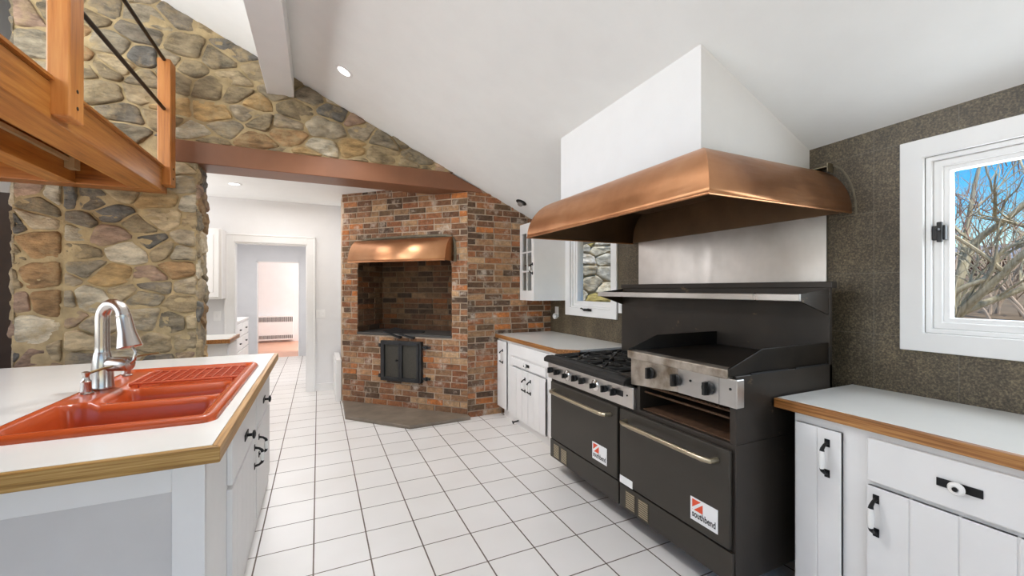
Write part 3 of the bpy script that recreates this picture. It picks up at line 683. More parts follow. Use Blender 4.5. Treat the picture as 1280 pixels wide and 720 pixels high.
# left base cabinet
LFX = 1.83
cab = thing('base_cabinet', 'white beadboard base cabinet between the brick fireplace and the range', 'cabinet', (2.15, 3.6, 0))
mb = MB(); mb.box(LFX, WX - .005, 2.84, 4.285, .1, .86); mb.box(LFX + .035, WX - .005, 2.84, 4.2, 0, .1); mb.build('carcass', 'white_paint', cab, bevel=.002)
mb = MB(); planks_x(mb, LFX - .019, LFX, 4.03, 4.27, .11, .835, 2); d = mb.build('door', 'white_paint', cab, bevel=.002); pull(d, LFX - .019, 4.12, .67, .13)
mb = MB(); planks_x(mb, LFX - .019, LFX, 3.53, 3.9, .10, .605, 3); d = mb.build('door', 'white_paint', cab, bevel=.002); pull(d, LFX - .019, 3.585, .47, .115)
mb = MB(); planks_x(mb, LFX - .019, LFX, 3.19, 3.522, .10, .605, 3); d = mb.build('door', 'white_paint', cab, bevel=.002); pull(d, LFX - .019, 3.47, .47, .115)
mb = MB(); mb.tube([(LFX - .02, 3.183, .12), (LFX - .02, 3.183, .58)], .005, 8); mb.build('hinge', 'burnt_steel', d)
mb = MB(); mb.box(LFX - .02, LFX, 3.19, 3.9, .62, .70); d = mb.build('drawer', 'white_paint', cab, bevel=.004); knobpull(d, LFX - .02, 3.55, .662)
mb = MB(); mb.box(LFX - .016, LFX, 3.15, 3.94, .715, .835); mb.build('upper_rail', 'white_paint', cab, bevel=.004)
mb = MB(); mb.tube([(LFX + .03, 3.83, .05), (LFX - .02, 3.83, .045), (LFX - .035, 3.83, .04)], [.008, .008, .02], 10); mb.build('doorstop', 'iron', cab)
wt = thing('worktop', 'white laminate worktop with oak edge beside the brick fireplace', 'worktop', (2.15, 3.6, .863))
pf = [(1.80, 4.298), (1.80, 3.0), (1.79, 2.93), (1.94, 2.845), (WX - .003, 2.845), (WX - .003, 4.298)]
mb = MB(); mb.prism([(1.81, 4.29), (1.81, 2.98), (1.945, 2.85), (WX - .003, 2.85), (WX - .003, 4.29)], 'z', .864, .9); mb.build('slab', 'laminate', wt, bevel=.002)
mb = MB()
mb.prism([(1.79, 4.29), (1.81, 4.29), (1.81, 2.98), (1.79, 2.972)], 'z', .862, .9); mb.prism([(1.79, 2.972), (1.81, 2.98), (1.945, 2.85), (1.935, 2.832)], 'z', .862, .9)
o = mb.build('edge_strip', 'oak_dark_y', wt, bevel=.003); o['label'] = 'oak edge strip'

# wall cabinet with glazed door
UX = 2.125
cab = thing('wall_cabinet', 'white wall cabinet with glazed door beside the brickwork', 'cabinet', (2.32, 4.13, 1.27))
mb = MB(); y0, y1, z0, z1 = 3.955, 4.295, 1.272, 2.13
t_ = .018
frame_x(mb, UX, WX - .01, (y0, y1, z0, z1), (y0 + t_, y1 - t_, z0 + t_, z1 - t_))
mb.build('carcass', 'white_paint', cab, bevel=.002)
mb = MB(); mb.box(WX - .03, WX - .012, y0 + .01, y1 - .01, z0 + .01, z1 - .01); mb.box(UX + .03, WX - .03, y0 + .012, y1 - .012, 1.66, 1.675)
o = mb.build('interior', 'house_brown', cab); o['label'] = 'brown wood interior'
mb = MB(); frame_x(mb, UX - .022, UX, (y0, y1, z0, z1), (y0 + .055, y1 - .055, z0 + .11, z1 - .11))
ym = (y0 + y1) / 2; mb.box(UX - .02, UX - .004, ym - .008, ym + .008, z0 + .1, z1 - .1)
for k in (1, 2): zz = z0 + .11 + (z1 - z0 - .22) * k / 3; mb.box(UX - .02, UX - .004, y0 + .05, y1 - .05, zz - .008, zz + .008)
d = mb.build('door', 'white_paint', cab, bevel=.002)
mb = MB(); mb.box(UX - .012, UX - .009, y0 + .05, y1 - .05, z0 + .1, z1 - .1); mb.build('pane', 'glass', d)
pull(d, UX - .022, y0 + .028, 1.62, .1)

# ------------------------------------------------------------------ island
isl = thing('kitchen_island', 'white island cabinet with drawers under the red sink', 'cabinet', (-1.2, 2.6, 0))
BX, BY0, BY1 = -.33, 1.625, 3.5
mb = MB(); mb.box(BX - .02, BX, BY0 + .012, BY1, 0, .862); mb.box(-2.1, BX - .02, BY1 - .02, BY1, 0, .862); mb.box(-2.1, -2.08, BY0 + .02, BY1 - .02, 0, .862); mb.box(-2.08, BX - .02, BY0 + .02, BY1 - .02, .06, .08)
mb.box(BX - .085, BX, BY0, BY0 + .02, 0, .862); mb.box(-2.0, BX - .085, BY0, BY0 + .02, .765, .862); mb.box(-2.1, -2.0, BY0, BY0 + .02, 0, .862); mb.box(-2.0, BX - .085, BY0, BY0 + .02, 0, .09)
mb.build('carcass', 'white_paint', isl, bevel=.002)
mb = MB(); mb.box(-2.0, BX - .085, BY0 + .006, BY0 + .02, .09, .765); o = mb.build('end_panel', 'panel_gray', isl); o['label'] = 'recessed pale gray end panel'
def islfront(y0, y1, hinge_y, py):
    mb = MB(); n_ = max(2, round((y1 - y0) / .12)); w = (y1 - y0) / n_
    for i in range(n_): mb.box(BX, BX + .02, y0 + i * w + (.002 if i else 0), y0 + (i + 1) * w - (.002 if i < n_ - 1 else 0), .12, .60)
    d = mb.build('door', 'white_paint', isl, bevel=.002)
    x = BX + .02
    mb = MB(); h = .05; z = .5
    for sg in (1, -1):
        mb.box(x, x + .004, py - .01, py + .01, z + sg * h - .016, z + sg * h + .016); mb.tube([(x, py, z + sg * h), (x + .022, py, z + sg * (h - .006)), (x + .036, py, z + sg * (h - .018)), (x + .038, py, z + sg * (h - .028))], [.007, .006, .0075, .0095], 10)
    mb.tube([(x + .038, py, z - h + .02), (x + .038, py, z + h - .02)], .004, 8)
    hd = mb.build('handle', 'iron', d, bevel=.0015)
    mb = MB(); q = h - .026; mb.lathe([(.008, -q), (.0115, 0), (.008, q)], (x + .038, py, z), (0, 0, 1), 12); g_ = mb.build('grip', 'ceramic', hd, smooth=True); g_['label'] = 'white ceramic grip'
    mb = MB(); mb.box(BX, BX + .02, y0, y1, .615, .80); d = mb.build('drawer', 'white_paint', isl, bevel=.004)
    yk = (y0 + y1) / 2; mb = MB(); mb.box(BX + .02, BX + .024, yk - .05, yk + .05, .69, .72); mb.lathe([(.007, 0), (.007, .02), (.02, .024), (.02, .032), (.008, .036)], (BX + .024, yk, .705), (1, 0, 0), 14); mb.build('knob', 'iron', d)
islfront(1.975, 2.672, 0, 2.6); islfront(2.70, 3.37, 0, 2.78)
wt = thing('worktop', 'white laminate island worktop with oak edge around the red sink', 'worktop', (-1.2, 2.6, .863))
KX0, KX1, KY0, KY1 = -.99, -.34, 1.835, 3.1
mb = MB()
ix0, ix1, iy0, iy1 = -2.1, -.3, 1.57, 3.62
xs = [ix0, KX0 + .02, KX1 - .02, ix1]; ys = [iy0, KY0 + .02, KY1 - .02, iy1]
for i in range(3):
    for j in range(3):
        if not (i == 1 and j == 1): mb.box(xs[i], xs[i + 1], ys[j], ys[j + 1], .866, .914)
mb.build('slab', 'laminate', wt)
mb = MB(); mb.prism([(-2.1, 1.545), (-.275, 1.545), (-.3, 1.57), (-2.1, 1.57)], 'z', .864, .914); o = mb.build('edge_strip', 'oak_x', wt, bevel=.003); o['label'] = 'oak edge strip'
mb = MB(); mb.prism([(-.275, 1.545), (-.275, 3.62), (-.3, 3.62), (-.3, 1.57)], 'z', .864, .914); o = mb.build('edge_strip', 'oak_y', wt, bevel=.003); o['label'] = 'oak edge strip'

# ------------------------------------------------------------------ sink (height field with real basins and thickness)
def sink_mesh():
    mb = MB(); nx, ny = 70, 130
    def rr(x, y, x0, x1, y0, y1, r):          # signed distance to a rounded rectangle (negative inside)
        cx, cy = (x0 + x1) / 2, (y0 + y1) / 2; qx, qy = abs(x - cx) - (x1 - x0) / 2 + r, abs(y - cy) - (y1 - y0) / 2 + r
        return math.hypot(max(qx, 0), max(qy, 0)) + min(max(qx, qy), 0) - r
    def sm(t): t = max(0, min(1, t)); return t * t * (3 - 2 * t)
    basins = [(-.945, -.405, 1.90, 2.31, .06, .20), (-.845, -.405, 2.355, 2.635, .05, .17), (-.855, -.405, 2.665, 3.05, .03, .04)]
    def h(x, y):
        z = .928
        # raised rolled rim
        d = rr(x, y, KX0, KX1, KY0, KY1, .05)
        if d > -.05: z += .012 * math.sin(math.pi * sm((-d) / .05)) + .0
        if d > -.008: z -= .014 * sm((d + .008) / .008)
        # divider and drainer sit lower than the rim
        z -= .02 * sm((x + .87) / .04) * sm((-.395 - x) / .02) * sm((y - 1.88) / .02) * sm((3.07 - y) / .02)
        for x0, x1, y0, y1, r, dep in basins:
            dd = rr(x, y, x0, x1, y0, y1, r)
            z -= dep * sm(-dd / (.035 if dep > .05 else .012))
        return z
    vs = []
    for j in range(ny + 1):
        for i in range(nx + 1):
            x = KX0 + (KX1 - KX0) * i / nx; y = KY0 + (KY1 - KY0) * j / ny
            # pull the outline corners round
            d = rr(x, y, KX0, KX1, KY0, KY1, .05)
            if d > 0:
                cx = min(max(x, KX0 + .05), KX1 - .05); cy = min(max(y, KY0 + .05), KY1 - .05); L = math.hypot(x - cx, y - cy)
                x, y = cx + (x - cx) * .05 / L, cy + (y - cy) * .05 / L
            vs.append((x, y, h(x, y)))
    fs = [(j * (nx + 1) + i, j * (nx + 1) + i + 1, (j + 1) * (nx + 1) + i + 1, (j + 1) * (nx + 1) + i) for j in range(ny) for i in range(nx)]
    mb.add(vs, fs); return mb
snk = thing('kitchen_sink', 'glossy orange-red enamelled double sink set in the island', 'sink', (-.66, 2.45, .9))
o = sink_mesh().build('basin', 'sink_enamel', snk, smooth=True, angle=80)
s_ = o.modifiers.new('thickness', 'SOLIDIFY'); s_.thickness = .008; s_.offset = -1
for y in (2.1, 2.49):
    mb = MB(); zb_ = .709 if y < 2.4 else .739; mb.lathe([(.04, 0), (.042, .004), (.035, .005), (.03, .002), (.0, .002)], (-.62, y, zb_ + .001), (0, 0, 1), 20); mb.build('drain', 'chrome', snk, smooth=True)
# coated wire rack lying on the far basin
rk = MB(); ra, rb, rc, rd = -.86, -.395, 2.70, 3.04; zr = .921
rk.tube([(ra, rc, zr), (rb, rc, zr), (rb, rd, zr), (ra, rd, zr), (ra, rc, zr)], .005, 8)
k = 11
for i in range(1, k): x = ra + (rb - ra) * i / k; rk.tube([(x, rc, zr + .003), (x, rd, zr + .003)], .0033, 6)
for i in range(1, 8): y = rc + (rd - rc) * i / 8; rk.tube([(ra, y, zr - .002), (rb, y, zr - .002)], .0033, 6)
for x in (ra + .03, rb - .03):
    for y in (rc + .03, rd - .03): rk.tube([(x, y, zr), (x, y, .897)], .006, 8)
tag(rk.build('drain_rack', 'rack_coat', smooth=True), 'orange-red coated wire rack lying over the far end of the sink', 'rack')

# faucet
fx, fy, fz = -.925, 2.6, .93
fa = thing('faucet', 'brushed nickel gooseneck pull-down faucet behind the sink', 'faucet', (fx, fy, fz))
mb = MB(); mb.lathe([(.043, 0), (.044, .006), (.042, .012), (.040, .08), (.036, .13), (.031, .165), (.029, .17), (.0275, .175), (.0275, .20)], (fx, fy, fz), n=24); mb.build('body', 'nickel', fa, smooth=True)
pts = [(fx, fy, fz + .195), (fx, fy, fz + .325)]; rad = .056; dx_, dy_ = .86, -.50
for i in range(1, 13):
    a = math.pi * i / 13; pts.append((fx + dx_ * rad * (1 - math.cos(a)), fy + dy_ * rad * (1 - math.cos(a)), fz + .325 + rad * 1.3 * math.sin(a)))
mb = MB(); mb.tube(pts, .0265, 18); mb.build('neck', 'nickel', fa, smooth=True)
e = Vector(pts[-1]); dn = Vector((.22 * dx_, .22 * dy_, -1)).normalized()
mb = MB(); mb.lathe([(.0265, 0), (.029, .01), (.0285, .012), (.030, .03), (.034, .09), (.046, .15), (.048, .158), (.043, .163), (.0, .16)], e - dn * .012, dn, 22); mb.build('spray_head', 'nickel', fa, smooth=True)
mb = MB(); b0 = Vector((fx, fy, fz + .115)); sd = Vector((.93, -.36, 0)).normalized()
mb.lathe([(.026, 0), (.028, .03), (.034, .04), (.034, .115), (.03, .125), (.01, .128)], b0, sd, 20); mb.build('valve', 'nickel', fa, smooth=True)
q = b0 + sd * .12; mb = MB(); mb.tube([q, q + Vector((.02, -.005, .02)), q + Vector((.024, 0, .055)), q + Vector((-.005, .01, .10)), q + Vector((-.035, .02, .135))], [.009, .008, .006, .0055, .005], 10); mb.build('lever', 'nickel', fa, smooth=True)
def dispenser(x, y, ang, label, reach):
    t = thing('soap_dispenser', label, 'soap dispenser', (x, y, .93), 'pump dispensers on the sink ledge')
    mb = MB(); mb.lathe([(.028, 0), (.028, .004), (.02, .008), (.0185, .05), (.02, .054), (.013, .062), (.011, .08), (.015, .088), (.015, .096), (.006, .1)], (x, y, .93), n=18); mb.build('pump', 'nickel', t, smooth=True)
    d = Vector((math.cos(ang), math.sin(ang), 0)); p = Vector((x, y, .93 + .088))
    mb = MB(); mb.tube([p, p + d * reach * .5 + Vector((0, 0, .018)), p + d * reach + Vector((0, 0, .026))], [.006, .005, .0042], 10); mb.build('spout', 'brass_dull', t, smooth=True)
dispenser(-.945, 2.50, .55, 'soap pump in front of the faucet with its spout crossing the faucet body', .13)
dispenser(-.945, 2.93, .1, 'soap pump on the sink ledge beyond the faucet', .14)

# ------------------------------------------------------------------ range
rg = thing('restaurant_range', 'black restaurant range with six burners, raised griddle and two ovens', 'range', (2.0, 2.0, 0))
F, RB, RY0, RYM, RY1 = 1.64, 2.36, 1.222, 1.975, 2.79
mb = MB()
mb.box(F, RB, RYM + .0, RY1, .11, .83)                               # left oven body
# right body built around the open broiler compartment
mb.box(F, RB, RY0, RYM, .11, .72)
mb.box(F, RB, RY0, RY0 + .03, .72, 1.02); mb.box(F, RB, 1.815, RYM, .72, .9); mb.box(F + .45, RB, RY0 + .03, 1.83, .72, 1.0); mb.box(F + .02, RB, RY0 + .03, 1.83, .89, 1.0); mb.box(F, RB, 1.83, 1.87, .83, 1.0)
mb.build('body', 'black_enamel', rg, bevel=.003)
mb = MB(); mb.box(1.74, 2.0, RY0 - .001, RY0 + .002, 1.018, 1.026); mb.box(2.06, 2.32, RY0 - .001, RY0 + .002, 1.018, 1.026); mb.build('side_slot', 'logo_black', rg)
for y in (1.30, 1.92, 2.05, 2.68):
    for x in (F + .16, RB - .07):
        mb = MB(); mb.lathe([(.03, 0), (.03, .012), (.02, .016), (.02, .1), (.024, .115)], (x, y, 0), n=14); mb.build('leg', 'cast_black', rg, smooth=True)
def logo(door, y, z, x, w, h):
    # white badge; lettering reads towards the room (-X), so text runs towards -Y
    mb = MB(); mb.box(x - .0015, x, y - w / 2, y + w / 2, z - h / 2, z + h / 2)
    L = lambda a, b_: (x - .002, y + w / 2 - a * w, z - h / 2 + b_ * h)
    def poly(pts, mi): mb.mi = mi; mb.add([L(*p) for p in pts], [tuple(range(len(pts)))])
    poly([(.08, .46), (.08, .92), (.46, .92), (.22, .46 + .0)], 1) if False else None
    poly([(.07, .56), (.07, .93), (.40, .93)], 1); poly([(.13, .46), (.47, .46), (.47, .86)], 1); poly([(.07, .46), (.09, .46), (.07, .50)], 1)
    cu = bpy.data.curves.new('lettering', 'FONT'); cu.body = 'southbend'; cu.size = h * .34; cu.offset = .0009; to = bpy.data.objects.new('lettering', cu); COL.objects.link(to)
    bpy.context.view_layer.update(); me = bpy.data.meshes.new_from_object(to.evaluated_get(bpy.context.evaluated_depsgraph_get()))
    xs_ = [v.co.x for v in me.vertices]; wd = max(xs_) - min(xs_); sc = .86 * w / wd
    mb.mi = 2; mb.add([(x - .0022, y + w / 2 - .07 * w - (v.co.x - min(xs_)) * sc, z - h * .33 + v.co.y * 1.15) for v in me.vertices], [tuple(p.vertices) for p in me.polygons])
    bpy.data.objects.remove(to); bpy.data.meshes.remove(me); bpy.data.curves.remove(cu)
    o = mb.build('badge', ['sticker_white', 'logo_orange', 'logo_black'], door); o['label'] = 'white badge with orange emblem and black lettering'
for (a, b_, ly) in ((1.985, 2.768, 2.155), (1.236, 1.962, 1.368)):
    mb = MB(); mb.box(F - .022, F, a, b_, .262, .695); d = mb.build('oven_door', 'oven_black', rg, bevel=.006)
    mb = MB(); ya, yb = a + .06, b_ - .06; zz = .635; xo = F - .022
    mb.tube([(xo, ya, zz), (xo - .04, ya + .006, zz), (xo - .052, ya + .035, zz)] + [(xo - .054, ya + .035 + (yb - ya - .07) * t / 6, zz) for t in range(1, 6)] + [(xo - .052, yb - .035, zz), (xo - .04, yb - .006, zz), (xo, yb, zz)], .0125, 12)
    mb.build('handle', 'handle_nickel', d, smooth=True)
    logo(d, ly, .357, F - .0225, .15, .108)
mb = MB(); mb.box(F - .024, F - .02, 1.85, 1.958, .262, .305)
o = mb.build('rating_label', 'sticker_white', rg); o['label'] = 'small white label strip'
for a, b_ in ((RYM + .008, RY1 - .003), (RY0 + .004, RYM - .004)):
    mb = MB(); mb.box(F - .014, F, a, b_, .112, .25); kp = mb.build('kick_panel', 'oven_black', rg, bevel=.004)
    for q in (0, 1):
        mb = MB(); y = b_ - .05 - q * .105; mb.box(F - .016, F - .013, y - .085, y, .125, .23)
        mb.mi = 1
        for i in range(8): mb.box(F - .0166, F - .015, y - .078, y - .008, .132 + i * .012, .139 + i * .012)
        mb.build('rating_plate', ['plate_print', 'handle_nickel'], kp)
# left (open burner) section
mb = MB(); mb.box(F - .022, F + .02, 1.845, RY1 + .015, .715, .838); mb.build('burner_panel', 'steel', rg, bevel=.004)
mb = MB(); mb.prism([(1.575, .845), (1.575, .872), (1.60, .888), (1.66, .888), (1.66, .84)], 'y', 1.878, RY1 + .012); mb.build('front_rail', 'cast_black', rg, bevel=.006)
mb = MB(); mb.box(1.66, RB - .02, 1.878, RY1 + .01, .83, .868); mb.build('burner_tray', 'steel', rg)
gw = (RY1 - 1.885) / 3
for i in range(3):
    for j in range(2):
        ya, yb = 1.885 + i * gw + .006, 1.885 + (i + 1) * gw - .006; xa = 1.675 + j * .32; xb = xa + .31; zc = .895; xm, ym = (xa + xb) / 2, (ya + yb) / 2
        mb = MB(); t = .007
        for (p0, p1) in (((xa, ya), (xb, ya)), ((xb, ya), (xb, yb)), ((xb, yb), (xa, yb)), ((xa, yb), (xa, ya))):
            mb.box(min(p0[0], p1[0]) - t, max(p0[0], p1[0]) + t, min(p0[1], p1[1]) - t, max(p0[1], p1[1]) + t, zc - .02, zc - .002)
        for (p0, p1) in (((xa, ya), (xm - .035, ym - .035)), ((xb, ya), (xm + .035, ym - .035)), ((xb, yb), (xm + .035, ym + .035)), ((xa, yb), (xm - .035, ym + .035)), ((xa, ym), (xm - .05, ym)), ((xb, ym), (xm + .05, ym)), ((xm, ya), (xm, ym - .05)), ((xm, yb), (xm, ym + .05))):
            A, B = Vector((p0[0], p0[1], 0)), Vector((p1[0], p1[1], 0)); w_ = (B - A).cross(Vector((0, 0, 1))).normalized() * .007
            mb.hexa([A + w_ + Vector((0, 0, zc - .018)), A - w_ + Vector((0, 0, zc - .018)), B - w_ + Vector((0, 0, zc - .012)), B + w_ + Vector((0, 0, zc - .012))], [A + w_ + Vector((0, 0, zc)), A - w_ + Vector((0, 0, zc)), B - w_ + Vector((0, 0, zc + .006)), B + w_ + Vector((0, 0, zc + .006))])
        for px_, py_ in ((xa, ya), (xb, ya), (xb, yb), (xa, yb)): mb.box(px_ - .007, px_ + .007, py_ - .007, py_ + .007, .862, zc - .018)
        mb.build('burner_grate', 'cast_black', rg, bevel=.003)
        mb = MB(); mb.lathe([(.045, 0), (.05, .008), (.042, .016), (.02, .018), (.0, .016)], (xm, ym, .862), n=18); mb.build('burner', 'cast_black', rg, smooth=True)
def stove_knob(x, y, z, r, name='knob', mat='black_plastic'):
    mb = MB(); mb.lathe([(r * .9, 0), (r, .004), (r, .016), (r * .86, .02), (.0, .02)], (x, y, z), (-1, 0, 0), 18)
    mb.hexa([(x - .012, y - r * .3, z - r), (x - .012, y + r * .3, z - r), (x - .012, y + r * .3, z + r), (x - .012, y - r * .3, z + r)],
            [(x - .04, y - r * .22, z - r * .95), (x - .04, y + r * .22, z - r * .95), (x - .04, y + r * .22, z + r * .95), (x - .04, y - r * .22, z + r * .95)])
    return mb.build(name, mat, rg, smooth=True)
xp = F - .022
for y in (2.745, 2.655, 2.42, 2.33, 2.09, 2.0): stove_knob(xp, y, .783, .021)
for y in (2.53, 2.195):
    mb = MB(); mb.lathe([(.038, 0), (.038, .008), (.03, .012), (.028, .013)], (xp, y, .78), (-1, 0, 0), 22); mb.build('pilot_bezel', 'chrome', rg, smooth=True); stove_knob(xp - .008, y, .78, .016)
mb = MB(); mb.box(xp - .004, xp, 1.93, 2.03, .768, .802); mb.build('knob_slot', 'black_plastic', rg, bevel=.003)
mb = MB(); mb.lathe([(.005, 0), (.005, .003), (.0, .004)], (xp, 1.895, .784), (-1, 0, 0), 10); mb.build('screw', 'iron', rg)
# raised griddle / broiler section
mb = MB(); mb.hexa([(F - .018, 1.505, .888), (F + .02, 1.505, .888), (F + .02, 1.868, .855), (F - .018, 1.868, .855)], [(F - .018, 1.505, 1.008), (F + .02, 1.505, 1.008), (F + .02, 1.868, 1.008), (F - .018, 1.868, 1.008)]); mb.build('griddle_panel', 'stained_steel', rg, bevel=.003)
mb = MB(); mb.box(F - .03, F - .019, 1.20, 1.515, .888, 1.012); mb.box(F - .03, F + .02, 1.196, 1.206, .888, 1.012); o = mb.build('griddle_panel_plate', 'steel', rg, bevel=.004); o['label'] = 'brighter bare steel plate'
mb = MB(); mb.box(F - .032, F - .029, 1.28, 1.2815, .89, 1.01); mb.build('plate_crease', 'burnt_steel', rg)
for y, z in ((1.437, .962), (1.225, .968)):
    mb = MB(); mb.lathe([(.006, 0), (.006, .003), (.0, .004)], (F - .03, y, z), (-1, 0, 0), 10); mb.build('screw', 'iron', rg)
mb = MB(); mb.box(F - .034, F + .03, 1.238, 1.882, 1.006, 1.05); mb.build('griddle_lip', 'stained_steel', rg, bevel=.006)
mb = MB(); mb.box(F + .0, RB - .015, 1.24, 1.88, 1.0, 1.046); mb.build('griddle_plate', 'griddle_black', rg)
for y in (1.230, 1.875):
    mb = MB(); mb.prism([(F - .028, 1.018), (F - .028, 1.054), (1.83, 1.128), (RB - .012, 1.128), (RB - .012, 1.018)], 'y', y, y + .012); mb.build('splash_guard', 'griddle_black', rg, bevel=.002)
for y, x in ((1.705, F - .018), (1.52, F - .03), (1.333, F - .03)): stove_knob(x, y, .95, .03)
mb = MB(); mb.box(F + .02, F + .44, 1.255, 1.81, .722, .728); mb.build('broiler_floor', 'rust', rg)
mb = MB(); x = F + .035
mb.tube([(x, 1.255, .853), (x, 1.81, .853)], .006, 8); mb.tube([(x, 1.255, .82), (x, 1.81, .82)], .006, 8)
for i in range(24): yy = 1.262 + i * .0235; mb.tube([(x - .004, yy, .858), (x + .40, yy, .85)], .0045, 6)
o = mb.build('broiler_rack', 'rust', rg); o['label'] = 'rusty broiler rack'
# backguard and shelf
mb = MB(); mb.box(2.335, RB, RY0, RY1 + .015, .86, 1.435); mb.box(2.33, RB + .02, RY0 - .012, RY1 + .02, 1.405, 1.438); mb.build('backguard', 'black_enamel', rg, bevel=.003)
mb = MB(); mb.box(2.1, 2.335, RY0 + .0, RY1 + .015, 1.352, 1.372); sh = mb.build('shelf', 'black_enamel', rg)
mb = MB(); mb.box(2.088, 2.102, RY0 + .0, RY1 + .015, 1.34, 1.376); o = mb.build('shelf_lip', 'steel', sh, bevel=.003); o['label'] = 'bright steel front lip'
for y in (RY0 + .004, RY1):
    mb = MB(); mb.prism([(2.1, 1.342), (2.335, 1.27), (2.335, 1.40), (2.1, 1.374)], 'y', y, y + .008); mb.build('shelf_bracket', 'black_enamel', sh)

# ------------------------------------------------------------------ steel splash panel, hood, duct
mb = MB(); mb.box(WX - .014, WX - .002, 1.326, 2.79, .95, 1.86); tag(mb.build('splash_panel', 'steel', bevel=.002), 'brushed stainless steel splash panel on the wall behind the range', 'panel')
DX, DY0, DY1 = 1.66, 1.42, 2.686
mb = MB(); v4 = [(DX, DY0), (WX + .05, DY0), (WX + .05, DY1), (DX, DY1)]
mb.hexa([(x, y, 2.04) for x, y in v4], [(x, y, cz(x, y) + .02) for x, y in v4]); struct(mb, 'trim_2', 'white_wall', 'white boxed chimney duct rising from the copper hood', 'duct')
HOODOFF = -1
hood = thing('range_hood', 'large flared copper hood above the range', 'hood', (2.0, 2.05, 1.796))
HX0, HY0, HY1, HZ0, HZ1 = 1.462, 1.21, 2.858, 1.796, 2.06
K = 16; vs = []
for i in range(K + 1):
    t = math.pi / 2 * i / K; q = 1 - math.cos(t); z = HZ0 + (HZ1 - HZ0) * math.sin(t)
    ya, xb, yc = HY0 + (DY0 - .002 - HY0) * q, HX0 + (DX - .002 - HX0) * q, HY1 + (DY1 + .002 - HY1) * q
    vs += [(WX - .006, ya, z), (xb, ya, z), (xb, yc, z), (WX - .006, yc, z)]
fs = [(i * 4 + j, i * 4 + j + 1, i * 4 + j + 5, i * 4 + j + 4) for i in range(K) for j in range(3)]
mb = MB(); mb.add(vs, fs); o = mb.build('hood_shell', ['copper', 'copper_dull'], hood, smooth=True, solid=.004)
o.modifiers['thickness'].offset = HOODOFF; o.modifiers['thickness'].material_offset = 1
o['label'] = 'bright copper outside, dull dark inside'
mb = MB(); mb.tube([(WX - .02, HY0, HZ0), (HX0, HY0, HZ0), (HX0, HY1, HZ0), (WX - .02, HY1, HZ0)], .006, 8); mb.build('rolled_edge', 'copper', hood)
mb = MB(); pr_ = [(HY0 + .012 + (DY0 - HY0) * (1 - math.cos(math.pi / 2 * k / 10)), HZ0 + .003 + (HZ1 - HZ0 - .02) * math.sin(math.pi / 2 * k / 10)) for k in range(11)]
pr_ += [(HY1 - .012 + (DY1 - HY1) * (1 - math.cos(math.pi / 2 * k / 10)), HZ0 + .003 + (HZ1 - HZ0 - .02) * math.sin(math.pi / 2 * k / 10)) for k in range(10, -1, -1)]
mb.prism(pr_, 'x', WX - .03, WX - .016); mb.build('back_plate', 'copper_dull', hood)
mb = MB(); mb.box(DX + .01, WX - .03, DY0 + .01, DY1 - .01, 2.025, 2.036); mb.build('inner_top', 'copper_dull', hood)
mb = MB(); mb.box(WX - .05, WX - .004, 1.30, 1.395, 2.055, 2.06); mb.box(WX - .05, WX - .004, 1.30, 1.305, 2.03, 2.075); mb.build('wall_bracket', 'handle_nickel', hood)
mb = MB(); pts = []
for i in range(13):
    t = math.pi / 2 * i / 12; pts.append((WX + .002, HY0 - .015 + (DY0 - .08 - HY0) * (1 - math.cos(t)), HZ0 - .01 + (HZ1 - HZ0 + .02) * math.sin(t)))
mb.tube(pts, .006, 8); tag(mb.build('cement_bead', 'cement'), 'gray cement bead on the tiled wall beside the hood end', 'sealant')

# ------------------------------------------------------------------ small fittings
def downlight(x, y, label, slope=True, z=None):
    zc = cz(x, y) if slope else z; nrm = Vector((-.452, .03, -1)).normalized() if slope else Vector((0, 0, -1))
    t = thing('recessed_light', label, 'ceiling light', (x, y, zc), 'recessed downlights')
    p = Vector((x, y, zc)) - nrm * .01
    mb = MB(); mb.lathe([(.048, .0), (.075, .004), (.075, .012), (.055, .016), (.05, .013)], p, nrm, 28); mb.build('trim_ring', 'trim_white', t, smooth=True)
    mb = MB(); mb.lathe([(.05, .006), (.05, .0135), (.0, .0135)], p, nrm, 24); mb.build('lens', 'lamp_glow', t)
    return p + nrm * .03
p = downlight(.19, 3.642, 'lit round downlight in the sloping kitchen ceiling')
lamp('downlight_beam', 'SPOT', p, (R(0), R(0), 0), 80, (.98, .985, 1), spot_size=R(120), spot_blend=.6, shadow_soft_size=.05)
for x_, y_, en, wh in ((-.1, 2.45, 190, 'over the island aisle'), (1.2, .2, 24, 'near the right window'), (-.75, 2.3, 38, 'over the sink')):  # extra out-of-frame downlights, added to brighten the room
    q_ = downlight(x_, y_, 'added unseen fill downlight in the sloping ceiling ' + wh)
    lamp('downlight_beam', 'SPOT', q_, (0, 0, 0), en, (.965, .985, 1), spot_size=R(120), spot_blend=.6, shadow_soft_size=.12)
p = downlight(-.839, 5.454, 'lit round downlight in the flat ceiling beyond the stone opening', False, 2.56)
